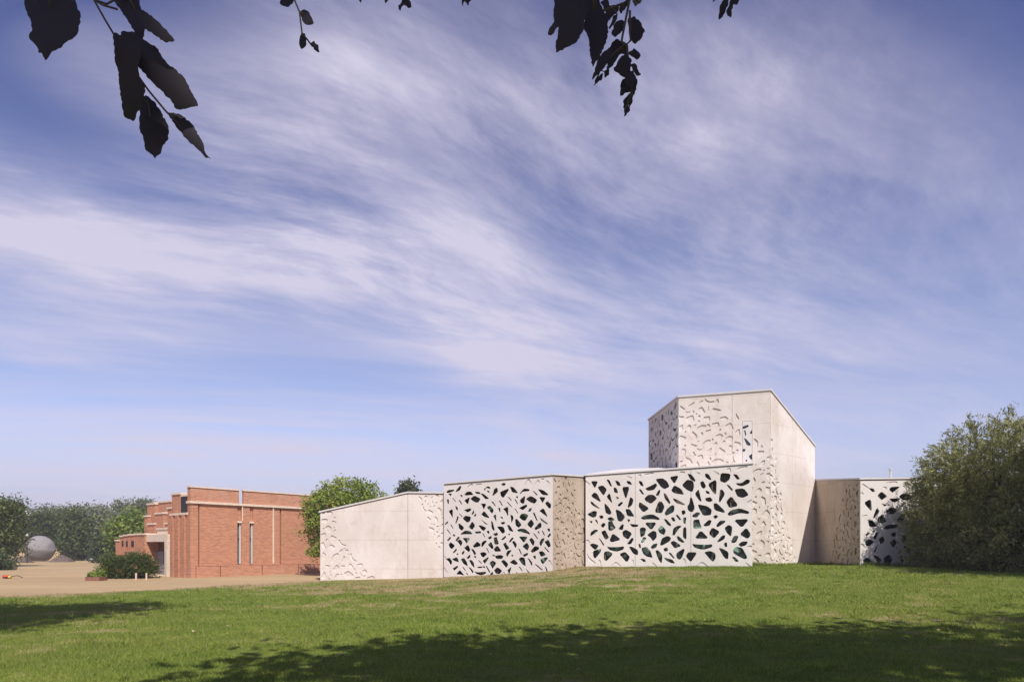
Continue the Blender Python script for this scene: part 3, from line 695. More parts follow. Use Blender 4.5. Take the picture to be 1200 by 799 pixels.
# ---- tower
P = [(7.84, 39.2), (8.17, 33.5), (12.12, 32.0), (15.53, 35.0), (13.0, 41.0)]
top = [9.0, 9.05, 9.04, 6.85, 7.0]
ct = wing(P, top, 0.4, [.40, .05, .05, 0, 0], M['concrete_pale'])
w = Wall(P[0], P[1])
H = scatter(77, .15, w.L-.15, 4.6, 8.85, lambda u, z: .3 < u < w.L-.3 and 4.8 < z < 8.75, .07, .33, 12000, 1.0)
H = [[(a, b) for a, b in h] for h in H]
two_layer(ct, w, top[0], top[1], 4.0, H, [], M['screen'], (), 'screen_panel')
glazing(ct, w, top[0], top[1], 4.0, .40, 4)
w = Wall(P[1], P[2])
ua, ub = w.uz(870, 520)[0], w.uz(881.6, 520)[0]; zt_ = w.uz(876, 493)[1]; zb_ = w.uz(876, 546)[1]
def mt(u, z):
    px_ok = .12 < u < w.L-.04 and z < 8.75 and z > .95
    if not px_ok: return False
    if ua-.15 < u < ub+.15 and zb_-.3 < z < zt_+.12: return False
    if z > 8.0: return u < 1.9
    return u < 2.75+(8.0-z)*0.75
pits = scatter(5, 0.1, w.L, .9, 8.85, mt, .10, .29, 16000, 1.04)
slot = [(ua, zb_), (ub, zb_), (ub, zt_), (ua, zt_)]
skin(ct, w, top[1], top[2], 0.3, pits+[slot], M['concrete_pale'], 0.045, seams=(w.uz(858, 560)[0],))
wh = traced(w, parse("945,375 955,362 985,350 990,362 965,372|962,400 970,400 975,430 968,428|1010,415 1025,395 1030,400 1028,415|963,465 980,475 1008,505 1005,515 985,512|945,555 965,555 960,568 948,568|1005,615 1030,598 1034,640 1018,632|975,650 982,645 983,655", 740, 450, 7.267), 1.15)
out = [(ua+.012, zb_+.01), (ub-.012, zb_+.01), (ub-.012, zt_-.012), (ua+.012, zt_-.012)]
for vv, ff in perforate(w, out, wh, -0.004, -0.028): obj('window_screen', vv, ff, M['screen'], ct)
obj('window_pane', [w.pt(ua, zb_, -.035), w.pt(ub, zb_, -.035), w.pt(ub, zt_, -.035), w.pt(ua, zt_, -.035)], [(0, 1, 2, 3)], M['glass'], ct)
w = Wall(P[2], P[3])
def mtr(u, z):
    if not (.06 < u and z > .95): return False
    return z < 7.2-u*3.1 or (u < 2.35 and z < 5.6-u*1.9)
pits = scatter(6, 0.05, w.L, .9, 8.0, mtr, .07, .24, 14000, 1.02)
skin(ct, w, top[2], top[3], 0.3, pits, M['concrete_pale'], 0.045, seams=(w.L*.48,))

# ---- wing 4: right hand box behind the bush
P = [(15.62, 35.3), (15.3, 30.0), (22.6, 31.0), (23.2, 36.4)]
top = [5.16, 4.66, 4.85, 5.35]
c4 = wing(P, top, 0.5, [.05, .50, 0, 0], M['concrete_dimmed'])
w = Wall(P[0], P[1])
def m4(u, z): return .1 < u < w.L-.12 and .9 < z < 4.5 and u > 2.2+(z-1.0)*.45
pits = scatter(61, 0.05, w.L, .9, 4.6, m4, .06, .24, 3500, 1.05)
skin(c4, w, top[0], top[1], 0.2, pits, M['concrete_dimmed'], 0.04, seams=(w.uz(992, 600)[0],))
w = Wall(P[1], P[2])
S4 = "195,205 222,178 258,208 225,232|90,262 135,237 142,322|157,372 180,308 200,330 172,370|122,402 148,400 188,440 130,440|195,385 225,355 262,408 205,412|285,228 365,225 345,245 315,250|365,210 400,188 475,210 430,235 390,230|478,195 490,152 532,180|262,320 300,300 340,315 320,340 280,340|342,392 385,345 410,375 370,412|245,455 270,435 345,430 345,450 270,462|288,155 300,140 352,135 345,150 310,175|128,148 155,152 165,168 148,168|100,560 125,548 160,565 125,592 102,585|160,530 180,490 195,500 180,540|205,540 235,525 245,555 215,580|385,525 405,512 418,545 395,572|290,570 325,545 340,575 315,605|160,670 190,680 220,700 200,728|245,690 280,670 305,700 285,740 250,735|80,710 115,690 150,725 110,745|225,265 262,275 245,283|475,590 500,550 525,560 500,595|395,600 430,600 450,620 430,650|365,685 385,675 402,700 385,725|515,100 535,105 550,135 530,130|160,640 185,595 190,605 175,640|375,280 400,258 408,265 385,288|100,505 118,492 122,500 108,515|150,480 170,472 165,485|300,500 330,490 335,515 310,520|440,460 470,440 480,470|350,650 370,625 372,650"
H4 = traced(w, parse(S4, 1000, 550, 6.656), 1.12)
u9 = w.uz(1090, 600)[0]
H4 += scatter(44, u9, w.L, 1.0, 4.6, lambda u, z: u9+.1 < u < w.L-.3 and 1.1 < z < 4.5, .1, .32, 1500, 1.15)
B4 = parse("72,115 85,115 120,140 112,142|50,185 70,180 78,192|62,360 100,352 105,360|235,135 255,138 258,150|425,120 440,112 468,140 460,142|55,580 75,585 92,605 80,600|260,98 330,92 340,105 300,100", 1000, 550, 6.656)
s4 = w.uz(1065.6, 600)[0]
two_layer(c4, w, top[1], top[2], 0.70, H4, traced(w, B4), M['screen'], (s4,))
glazing(c4, w, top[1], top[2], 0.70, .50, 8)
vent = MB().tube([(18.3, 33, 4.8), (18.3, 33, 5.42)], .05, 8)
vent.build('roof_vent', M['steel'], c4)
MB().box(18.22, 18.38, 32.92, 33.08, 5.42, 5.46).build('roof_vent', M['steel'], c4)

# ------------------------------------------------------------ brick building
brickb = empty('brick_building', (-17, 42, 0), 'stepped orange-red brick building with cream copings and two slot windows', 'building')
K = Vector((-17.7, 37.6)); DA = Vector((0.62, 0.7846)); DB = Vector((-0.7846, 0.62))
def fr(a, b, z): p = K+DA*a+DB*b; return (p.x, p.y, z)
def bbox(name, a0, a1, b0, b1, z0, z1, mat, parent=None):
    """box in the building's own frame with brick-scale uv (metres along each wall)"""
    v = [fr(a, b, z) for z in (z0, z1) for a, b in ((a0, b0), (a1, b0), (a1, b1), (a0, b1))]
    f = [(0, 1, 5, 4), (1, 2, 6, 5), (2, 3, 7, 6), (3, 0, 4, 7), (4, 5, 6, 7), (3, 2, 1, 0)]
    ab = [(a0, b0), (a1, b0), (a1, b1), (a0, b1)]*2; uv = []
    for k, q in enumerate(f):
        for i in q:
            a, b = ab[i]; z = z1 if i > 3 else z0
            uv.append((a, z) if k in (0, 2) else (b+.11, z) if k in (1, 3) else (a, b))
    return obj(name, v, f, mat, parent if parent is not None else brickb, uvs=uv)
def a_of(px, b0=0.0):
    """distance along the long facade where photograph column px crosses it"""
    r = (px-600)/F; p = K+DB*b0; return (r*p.y-p.x)/(DA.x-r*DA.y)
def b_of(px, a0=0.0):
    r = (px-600)/F; p = K+DA*a0; return (r*p.y-p.x)/(DB.x-r*DB.y)
def z_of(v, a, b): return EYE+(HOR-v)/F*(K+DA*a+DB*b).y
ZT = 4.12; LEN = 10.5
core = bbox('wall', .35, LEN, .35, 2.6, -.2, ZT-.02, M['brick'])
# facade leaves between the dark slots
cuts = [0.0, a_of(232.2), a_of(234.0), a_of(278.6), a_of(283.2), a_of(292.6), a_of(297.0), a_of(328.2), a_of(329.8), LEN+.02]
zw0, zw1 = z_of(661, a_of(281), 0), z_of(612.5, a_of(281), 0)
for i in range(0, len(cuts), 2):
    bbox('wall', cuts[i], cuts[i+1], 0.0 if i in (0, 4) else 0.03, 0.36, .62, ZT, M['brick'])
for k, (p0, p1) in enumerate(((278.6, 283.2), (292.6, 297.0))):
    a0, a1 = a_of(p0), a_of(p1)
    # brick under the window, the recessed brick strip over it
    bbox('wall', a0, a1, .06, .36, .62, zw0, M['brick'])
    bbox('wall', a0+.002, a1-.002, .10, .36, zw1+.10, ZT-.01, M['brick'])
    wn = bbox('window', a0+.004, a1-.004, .16, .22, zw0+.03, zw1, M['glass'])
    bbox('window_frame', a0+.005, a0+.035, .09, .158, zw0+.03, zw1, M['steel'], wn)
    bbox('window_frame', a1-.10, a1-.008, .08, .158, zw0+.03, zw1, M['steel'], wn)
    bbox('transom', a0+.04, a1-.105, .10, .157, (zw0+zw1)/2-.02+.25, (zw0+zw1)/2+.25+.09, M['dark'], wn)
    bbox('lintel', a0-.02, a1+.02, -.03, .15, zw1+.002, zw1+.10, M['cap'], wn)
bbox('downpipe', a_of(283.3), a_of(284.3), -.05, -.002, zw1+.11, ZT, M['cap'])
bbox('downpipe', a_of(319.6), a_of(320.7), -.05, .028, .70, ZT, M['cap'])
bbox('coping', -.06, LEN+.1, -.09, .42, ZT+.002, ZT+.13, M['cap'])
# plinth blocks, each with its ledge
pc = [0.25, a_of(256.0), a_of(257.2), a_of(305), a_of(306.2), a_of(347.5), a_of(348.7), LEN]
for i in range(0, len(pc), 2):
    o = bbox('plinth', pc[i], pc[i+1], -.16, .36, -.2, .64, M['brick'])
    bbox('ledge', pc[i]-.01, pc[i+1]+.01, -.172, .0, .642, .662, M['brick'], o)
bbox('corner_pier', -.02, .24, -.05, .36, -.2, .618, M['brick'])
# upper parapet blocks
zt5 = 5.0
for (p0, p1, b1) in ((None, 280.6, .40), (285.4, None, .20)):
    a0 = .02 if p0 is None else a_of(p0, .05); a1 = LEN if p1 is None else a_of(p1-.4, .05)
    o = bbox('parapet', a0, a1,   .05, b1, ZT+.13, zt5, M['brick'])
    bbox('coping', a0-.05, a1+.05, .0, b1+.05, zt5+.002, zt5+.08, M['cap'], o)
# left-hand stepping side
def side(name, pxn, pxf, vt, a0, dep, mat='brick', vb=None, cap=True, capv=None):
    b0, b1 = b_of(pxn, a0), b_of(pxf, a0)
    z1 = z_of(vt, a0, b0); z0 = -.2 if vb is None else z_of(vb, a0, b0)
    t = .10 if cap else 0
    o = bbox(name, a0, a0+dep, b0, b1, z0, z1-t, M[mat])
    if cap: bbox('coping', a0-.05, a0+dep+.05, b0-.05, b1+.05, z1-t+.002, z1, M['cap'], o)
    return o
side('wall', 222.6, 219.2, 602.6, -.01, .34, cap=False)
b1_ = b_of(200.5, .0)
bbox('wall', .0, 3.0, .40, b1_, -.2, 3.50, M['brick']); bbox('coping', -.07, 1.0, .30, b1_+.05, 3.502, 3.62, M['cap'])
for p0, p1, pr in ((217.5, 214.2, .07), (210.5, 206.8, .09), (203.6, 200.6, .07)):
    bbox('pilaster', -pr, -.002, b_of(p0), b_of(p1), -.2, 3.499, M['brick'])
side('upper_window', 219.1, 211, 581, .24, .04, 'dark', 603, False)
side('lintel', 219.4, 210.8, 578.5, .22, .5, 'cap', 581, False)
side('pier', 211, 201.2, 577, .2, .9, 'brick', 607)
side('pier', 200.8, 196.4, 594, .25, 1.2)
side('roof_block', 201, 182, 586, 1.9, 2.5)
side('roof_block', 181.8, 172.6, 589, 1.7, 2.4)
side('wall', 196, 191.2, 599.5, 1.25, 1.0)
side('wall', 191, 181.8, 600, .95, 1.2)
side('wall', 181.6, 173, 612.5, .9, 1.4)
side('wall', 172.8, 169.2, 603.5, 1.5, 1.5)
side('roof_tank', 196, 184.2, 618, .35, .8, 'cap', 628, True)
# entrance
side('beam', 195.4, 170.5, 625.5, .05, .9, 'cap', 634.3, False)
pb = b_of(194.6, .02)
bbox('post', .02, .30, b_of(195.2, .02), b_of(192.6, .02), -.05, z_of(634.5, .05, pb), M['cap'])
b_n, b_f = b_of(192.3, .7), b_of(172.8, .7); zt = z_of(634.6, .7, b_n)
bbox('entrance_wall', .75, .9, b_n-.6, b_f+.4, -.1, zt, M['wood'])
dd = bbox('door', .66, .745, b_n-.1, b_n+(b_f-b_n)*.62, 0.02, zt*.72, M['greydoor'])
bbox('door_leaf', .63, .655, b_n-.05, b_n+(b_f-b_n)*.29, 0.04, zt*.71, M['greydoor'], dd)
bbox('door_leaf', .63, .655, b_n+(b_f-b_n)*.30, b_n+(b_f-b_n)*.61, 0.04, zt*.71, M['greydoor'], dd)
bbox('side_window', .64, .74, b_n+(b_f-b_n)*.66, b_f, .2, zt-.05, M['glass'])
bbox('doorstep', -.1, .62, b_n-.4, b_f+.3, -.05, .06, M['cap'])
side('pier', 169.5, 157.6, 624.5, -.05, .8)
for p0, p1, v in ((157.2, 150.4, 625.2), (150.0, 145.4, 626), (145.0, 140.4, 627)):
    o = side('wall', p0, p1, v, .35, .6)
    a_, b_ = .33, b_of(p0-.6, .33); bb2 = b_of(p0-(p0-p1)*.5, .33)
    bbox('slot_window', .32, .348, b_, bb2, z_of(640, a_, b_), z_of(633.5, a_, b_), M['dark'])
side('wall', 140, 135.4, 632, .55, .6)
side('wall', 196.3, 193.4, 612, .45, .6)

# ------------------------------------------------------------ vegetation
def leaves(P, D, size, asp, rng, droop=0.0):
    """one bent quad (two triangles) per point; P (n,3), D rough axis or None"""
    n = len(P)
    ax = rng.normal(size=(n, 3)) if D is None else D+rng.normal(size=(n, 3))*0.45
    ax[:, 2] -= droop; ax /= np.linalg.norm(ax, axis=1)[:, None]
    up = rng.normal(size=(n, 3)); sd_ = np.cross(ax, up); sd_ /= np.linalg.norm(sd_, axis=1)[:, None]
    s = size*(0.6+0.8*rng.random(n))[:, None]
    V = np.empty((n, 4, 3)); V[:, 0] = P-ax*s*.5; V[:, 1] = P+sd_*s*asp*.5; V[:, 2] = P+ax*s*.5; V[:, 3] = P-sd_*s*asp*.5
    return V.reshape(-1, 3)
def crown(name, ells, nclump, per, size, asp, mat, seed, parent, csize=0.5, droop=0.0, hollow=0.55, zmin=-9, tonebase=0.5, sprig=False, flat=1.0):
    rng = np.random.default_rng(seed); w_ = np.array([e[3]*e[4]*e[5] for e in ells])**.67; w_ /= w_.sum()
    ch = rng.choice(len(ells), nclump, p=w_); E = np.array(ells)[ch]
    d = rng.normal(size=(nclump, 3)); d /= np.linalg.norm(d, axis=1)[:, None]
    r = hollow+(1.06-hollow)*rng.random(nclump)**.6
    C = E[:, :3]+d*r[:, None]*E[:, 3:6]
    ok = C[:, 2] > zmin; C = C[ok]; d = d[ok]
    n = len(C); cs = csize*(0.5+rng.random(n))
    pc_ = np.maximum(3, (per*(0.5+rng.random(n))*(cs/csize)).astype(int))
    idx = np.repeat(np.arange(n), pc_)
    if sprig:      # arching shoots of narrow leaves
        t = rng.random(len(idx)); sh = rng.integers(0, 7, len(idx))
        sd_ = np.random.default_rng(seed+1).normal(size=(n, 7, 3))*.65
        sd_ += d[:, None, :]*1.1; sd_[:, :, 2] += .35; sd_ /= np.linalg.norm(sd_, axis=2)[:, :, None]
        D = sd_[idx, sh]; P = C[idx]+D*(t*cs[idx]*2.0)[:, None]; P[:, 2] -= (t**2*cs[idx]*.55)
        P += rng.normal(size=P.shape)*.035
        V = leaves(P, D, size, asp, rng, droop)
    else:
        P = C[idx]+rng.normal(size=(len(idx), 3))*cs[idx][:, None]*np.array([.5, .5, .36*flat])
        V = leaves(P, None, size, asp, rng, droop)
    tn = np.clip(tonebase+rng.normal(size=n)[idx]*.19+rng.normal(size=len(idx))*.14, 0, 1)
    Fc = np.arange(len(idx)*4).reshape(-1, 4)
    return fastmesh(name, V, Fc, M[mat], parent, np.repeat(tn, 4)), C
def trunk(base, h, r, tips, parent, seed=0, name='trunk', lean=(0, 0)):
    rng = random.Random(seed); m = MB(); x, y, z = base
    pts = [(x+lean[0]*t+rng.uniform(-.06, .06)*h*.2*t, y+lean[1]*t, z-.2+(h+.2)*t) for t in (0, .15, .35, .6, .8, 1)]
    m.tube(pts, [r*1.35, r, r*.85, r*.65, r*.42, r*.2], 8)
    for tp in tips:
        k = rng.choice([1, 2, 3, 4]); p = Vector(pts[k]); q = Vector(tp); mid = (p+q)/2+Vector((rng.uniform(-.1, .1), rng.uniform(-.1, .1), .12))*(q-p).length
        m.tube([p, mid, q], [r*.45*(1-k*.12), r*.25, r*.06], 5)
    return m.build(name, M['bark'], parent, True)
def tree(name, label, cat, base, ells, n, per, size, mat, seed, tr=.2, group=None, asp=.55, tips=8, th=None, **kw):
    root = empty(name, base, label, cat, group)
    cr, C = crown('crown', ells, n, per, size, asp, mat, seed, root, **kw)
    rng = random.Random(seed); hmax = max(e[2]+e[5]*.4 for e in ells)-base[2]
    tp = [tuple(C[rng.randrange(len(C))]) for _ in range(tips)]
    trunk(base, th or hmax, tr, tp, root, seed)
    return root
def at(px, v, D): return ((px-600)/F*D, D, EYE+(HOR-v)/F*D)
def ell(px, v, D, rw, rh, rd=None):
    x, y, z = at(px, v, D); k = D/F; return (x, y, z, rw*k, (rd or rw)*k, rh*k)

# tree between the brick building and the low white wall
D = 39.5
tree('round_tree', 'bright green bushy tree rising behind the low white wall beside the brick building', 'tree', (at(400, 0, D)[0], D, 0),
     [ell(405, 597, D, 40, 33), ell(428, 590, D, 27, 25), ell(378, 598, D, 21, 22), ell(375, 622, D, 17, 20), ell(400, 630, D, 30, 25), ell(440, 612, D, 24, 20), ell(369, 641, D, 9, 13)],
     620, 46, .15, 'lf_bright', 11, .13, csize=.36, zmin=.9, tonebase=.55)
D = 70
tree('poplar_tree', 'dark narrow tree top showing over the low white wall', 'tree', (at(478, 0, D)[0], D, 0),
     [ell(478, 588, D, 9, 22), ell(481, 577, D, 6, 11), ell(473, 582, D, 6, 9)], 200, 26, .3, 'lf_dark', 12, .2, csize=.55, zmin=1.5)
# far belt of trees on the left
D = 62
tree('maple_tree', 'half cut off green and yellowish tree at the left edge of the sandy ground', 'tree', (at(1, 0, D)[0], D, 0),
     [ell(-12, 615, D, 24, 30), ell(2, 603, D, 17, 15), ell(4, 632, D, 17, 18), ell(-15, 600, D, 18, 16), ell(17, 597, D, 8, 7), ell(10, 591, D, 10, 6), ell(20, 618, D, 7, 6), ell(0, 650, D, 16, 12)], 460, 40, .24, 'lf_mid', 13, .25, csize=.9, tonebase=.55, zmin=1.0)
D = 52
tree('low_shrub', 'dark rounded shrub under the tree at the left edge', 'shrub', (at(-2, 0, D)[0], D, 0),
     [ell(-6, 662, D, 17, 12)], 110, 40, .16, 'lf_dark', 14, .05, csize=.4, zmin=-.1)
spec = [
 ('dark_conifer_tree', 'dark green tree mass between the left edge tree and the grey ball', 'lf_mid', 100, 44, [(42, 622, 19, 22), (54, 610, 12, 13), (34, 627, 14, 16)]),
 ('ash_tree', 'grey-green tree directly above the grey ball sculpture', 'lf_grey', 106, 68, [(68, 612, 17, 22), (78, 603, 14, 14), (60, 606, 14, 14)]),
 ('linden_tree', 'broad mid-green tree reaching the ground right of the grey ball', 'lf_mid', 94, 94, [(93, 622, 14, 26), (86, 640, 14, 14), (98, 638, 13, 18), (90, 606, 9, 12)]),
 ('willow_tree', 'pale grey-green tree between the broad tree and the yellow-green one', 'lf_grey', 96, 116, [(114, 614, 21, 22), (124, 620, 16, 20), (106, 603, 14, 12), (128, 635, 12, 16)]),
 ('small_dark_tree', 'small dark tree low in front of the pale grey-green one', 'lf_dark', 80, 131, [(131, 640, 9, 13), (127, 646, 8, 9)]),
 ('airy_tree', 'tall loose tree with open feathery top left of the brick building', 'lf_grey', 90, 160, [(152, 590, 17, 9), (165, 586, 15, 6), (143, 600, 12, 13), (140, 588, 9, 7), (176, 590, 10, 8)]),
 ('yew_tree', 'dense yellow-green round tree touching the brick building', 'lf_bright', 74, 156, [(157, 622, 18, 24), (148, 632, 14, 20), (166, 616, 12, 18)]),
]
for k, (nm, lb, mt_, D, px, es) in enumerate(spec):
    airy = nm == 'airy_tree'; tb = {'yew_tree': .22, 'small_dark_tree': .3, 'dark_conifer_tree': .2, 'ash_tree': .62, 'linden_tree': .38, 'willow_tree': .75, 'airy_tree': .45}.get(nm, .5)
    rr = random.Random(k+3); es2 = [(a, b, c*.85, d*.88) for a, b, c, d in es]
    for a, b, c, d in es:
        for q in range(3):
            th = rr.uniform(.1, 3.04); es2.append((a+math.cos(th)*c*.85, b-math.sin(th)*d*.85, c*rr.uniform(.22, .42), d*rr.uniform(.2, .36)))
    tree(nm, lb, 'tree', (at(px, 0, D)[0], D, 0), [ell(a, 655-(655-b)*.90, D, c, d*.90) for a, b, c, d in es2], 130 if airy else 300, 24 if airy else 44, .36 if not airy else .30, mt_, 30+k, .22,
         csize=1.15 if not airy else .9, tonebase=tb, zmin=.5, group='trees behind the sandy ground')
def treeline():
    ells = []; rng = random.Random(9)
    for k in range(46):
        px = -240+k*12+rng.uniform(-5, 5); D = rng.uniform(122, 140); hh = rng.uniform(8, 20)
        ells.append(ell(px, 655-hh, D, 14, hh))
    o, _ = crown('far_wood', ells, 2600, 34, .5, .6, 'lf_grey', 91, None, csize=1.7, zmin=-.5, tonebase=.6)
    tag(o, 'continuous dark band of far woodland behind the separate trees', 'woodland', kind='stuff')
treeline()
# shrub by the entrance
D = 37.5
root = empty('entrance_shrub', (at(150, 0, D)[0], D, 0), 'spreading dark green shrub in front of the brick entrance', 'shrub')
cr, C = crown('foliage', [ell(149, 665, D, 27, 11, 20), ell(164, 662, D, 15, 11, 14), ell(134, 667, D, 14, 9, 12)], 330, 42, .16, .22, 'lf_mid', 51, root, csize=.22, zmin=.05, sprig=True, tonebase=.4)
m = MB(); rng = random.Random(2); bx_, by_ = at(150, 0, D)[0], D
for k in range(12): m.tube([(bx_+rng.uniform(-.3, .3), by_, -.1), tuple(C[rng.randrange(len(C))])], [.02, .008], 4)
m.build('stem', M['bark'], root)

# big willowy bush on the right
D = 25.0
root = empty('willow_bush', (20, 27, .7), 'huge olive-green willow bush hiding the right end of the white building', 'bush')
E = [(18.0, 28.4, 4.1, .9, .9, 1.2), (17.5, 28.6, 2.4, .85, .8, 1.6), (18.35, 27.0, 4.5, 1.7, 2.0, 1.9), (17.9, 27.6, 2.6, 1.25, 2.1, 2.0), (20.6, 27.0, 4.4, 2.6, 2.6, 2.7), (23.2, 27, 4.3, 2.9, 2.6, 3.0), (19.4, 28.2, 2.6, 2.8, 1.6, 2.4), (20.0, 26.2, 2.2, 2.6, 2.0, 1.7), (22.8, 26.0, 2.2, 2.6, 2.0, 1.7)]
crown('foliage', E, 3600, 62, .13, .24, 'lf_bush', 71, root, csize=.27, hollow=.45, zmin=.75, sprig=True, tonebase=.6)
m = MB(); rng = random.Random(5)
for k in range(26):
    a = rng.uniform(0, 6.28); e = E[rng.randrange(4)]
    q = Vector((e[0]+math.cos(a)*e[3]*.6, e[1]+math.sin(a)*e[4]*.6, e[2]+rng.uniform(-.3, .8)*e[5]*.6)); p = Vector((20.0+rng.uniform(-1.5, 1.5), 27.0+rng.uniform(-.5, .5), .5))
    m.tube([p, (p+q)/2+Vector((0, 0, .3)), q], [.08, .05, .015], 5)
m.build('stem', M['bark'], root)

# ------------------------------------------------------------ trees that shade the lawn from outside the picture, and the hanging twigs
over = empty('overhanging_tree', (3.5, -4.5, 0), 'dark leafy twigs of an overhanging tree reaching in from the top edge of the picture', 'tree')
E = [(5.5, 2.6, 9.5, 4.5, 2.6, 2.0), (2.0, 1.7, 9.3, 3.3, 2.5, 1.8), (10.0, 2.7, 9.8, 4.2, 2.7, 2.1), (6, -4, 10, 6, 4, 3.5), (14.2, 3.4, 10.2, 2.0, 1.5, 1.2), (7.5, 3.8, 10.5, 3.0, 1.2, 1.2)]
crown('crown', E, 1350, 19, .34, .6, 'lf_over', 81, over, csize=.95, hollow=.1, tonebase=.4)
m = MB()
m.tube([(3.5, -4.5, -.3), (3.6, -4.4, 1.5), (3.4, -4.1, 4), (3.6, -3.8, 7), (4, -3, 10)], [.42, .33, .29, .24, .12], 12)
for q in ((5.5, 1.2, 9), (1.5, .4, 9), (10, 1.5, 9.5), (13, 3.4, 10), (7.5, 3.4, 10.2), (-1, -3, 9.5), (8, -5, 10)):
    p = Vector((3.5, -4, 5.5)); q = Vector(q); m.tube([p, (p+q)/2+Vector((0, 0, .8)), q], [.17, .11, .05], 7)
m.build('trunk', M['bark'], over, True)
m = MB()
def limb(pts, r): m.tube(pts, r, 7)
limb([(3.4, -4.1, 3.9), (2.0, -2.0, 4.3), (0.2, 0.2, 3.9), (-.55, 1.0, 3.15), (-.95, 1.35, 2.86)], [.12, .08, .045, .022, .010])
limb([(0.2, 0.2, 3.9), (.1, 1.1, 3.5), (-.2, 1.9, 3.45), (-.85, 2.2, 3.62)], [.035, .024, .014, .008])
limb([(2.0, -2.0, 4.3), (1.0, 0.0, 4.0), (.45, 1.3, 3.25), (.16, 1.5, 2.98), (.6, 2.3, 3.75), (1.1, 2.8, 4.1)], [.06, .045, .022, .016, .012, .008])
m.build('limb', M['bark'], over, True)
def hang(polys, D, twigs, ox, oy, k, rad, seed, tilt=0.25):
    rng = random.Random(seed)
    tb = MB(); samples = []
    for tw in parse(twigs, ox, oy, k):
        for (xa, ya), (xb, yb) in zip(tw, tw[1:]): samples += [(xa+(xb-xa)*q/8, ya+(yb-ya)*q/8) for q in range(9)]
        tb.tube([at(x, y, D) for x, y in tw], rad*D*1.25, 5)
    for pl in parse(polys, ox, oy, k):
        best = min(((p[0]-q[0])**2+(p[1]-q[1])**2, p, q) for p in pl for q in samples)
        cx_ = sum(p[0] for p in pl)/len(pl); cy_ = sum(p[1] for p in pl)/len(pl); a, b = best[2], best[1]
        e_ = (b[0]+(cx_-b[0])*.5, b[1]+(cy_-b[1])*.5)
        if best[0] < 45**2: tb.tube([at(a[0], a[1], D), at((a[0]+b[0])/2, (a[1]+b[1])/2-.4, D), at(b[0], b[1], D), at(e_[0], e_[1], D)], rad*D*.6, 4)
    t = tb.build('twig', M['bark'], over, True)
    for pl in parse(polys, ox, oy, k):
        # serrate the outline
        P = chaikin(swell(pl, 1.10, 1.2), 1, .12); Q = []
        for i in range(len(P)):
            a, b = P[i], P[(i+1) % len(P)]; L = math.hypot(b[0]-a[0], b[1]-a[1]); nn = max(1, int(L/2.4))
            for j in range(nn):
                tt = j/nn; w_ = rng.uniform(-1.0, .8) if j else rng.uniform(-.4, .4)
                Q.append((a[0]+(b[0]-a[0])*tt+(b[1]-a[1])/max(L, .1)*w_, a[1]+(b[1]-a[1])*tt-(b[0]-a[0])/max(L, .1)*w_))
        cx = sum(p[0] for p in Q)/len(Q); cy = sum(p[1] for p in Q)/len(Q)
        # principal axis gives the midrib; the blade is folded a little along it
        sxx = sum((p[0]-cx)**2 for p in Q); syy = sum((p[1]-cy)**2 for p in Q); sxy = sum((p[0]-cx)*(p[1]-cy) for p in Q)
        th = .5*math.atan2(2*sxy, sxx-syy); ux, uy = math.cos(th), math.sin(th)
        Lr = max(abs((p[0]-cx)*ux+(p[1]-cy)*uy) for p in Q)
        rib = [Vector((cx+ux*Lr*s, cy+uy*Lr*s)) for s in (-.8, -.4, 0, .4, .8)]
        n = len(Q); pts = [Vector(p) for p in Q]+rib
        V, E_, T, _, _, _ = delaunay_2d_cdt(pts, [(i, (i+1) % n) for i in range(n)]+[(n+i, n+i+1) for i in range(4)], [], 0, 1e-4)
        T = [tt for tt in T if inpoly(sum(V[i].x for i in tt)/3, sum(V[i].y for i in tt)/3, Q)]
        vv = []; dj = D*(1+rng.uniform(-.05, .06)); tl = rng.uniform(-tilt, tilt); tf = rng.uniform(.08, .22)
        for p in V:
            lx = (p.x-cx)*ux+(p.y-cy)*uy; ly = -(p.x-cx)*uy+(p.y-cy)*ux
            dd_ = dj+(abs(ly)*tf+lx*tl+(lx/Lr)**2*Lr*.12)*D/F
            vv.append(at(p.x, p.y, dd_))
        obj('leaf', vv, T, M['lf_over'], t, True)
hang("125,20 150,-40 330,-40 345,40 362,80 350,150 330,175 290,195 280,215 243,228 215,270 200,235 185,235 180,205 150,180 150,155 162,145 158,110 140,75",
     1.15, "215,-120 225,-60 235,30|215,-120 330,-300 500,-420", 0, 0, 3.996, .0011, 1)
hang("528,-5 560,-40 640,-40 655,50 672,85 672,130 660,178 640,165 620,120 570,45|655,55 680,60 740,110 780,150 808,185 768,192 720,155 680,130 640,70|537,175 590,195 655,240 640,345 672,410 660,490 635,510 625,550 585,530 575,490 565,400 560,330 545,300|585,165 640,170 700,215 740,240 765,290 850,360 890,440 912,480 880,485 820,497 790,450 720,380 660,315 600,230|660,490 690,465 735,510 780,600 778,650 755,675 750,705 722,728 705,705 685,690 680,650 663,610|795,540 850,548 900,590 940,660 955,710 980,732 955,728 915,685 880,650 840,610",
     1.25, "440,-300 420,-60 440,0 490,90 535,165 560,180 590,190|440,0 480,25 550,45|440,0 500,20 590,-30|560,180 645,355 700,430 775,520 800,545|645,400 670,470 690,480|640,60 600,-20 520,-90", 0, 0, 3.996, .0012, 2)
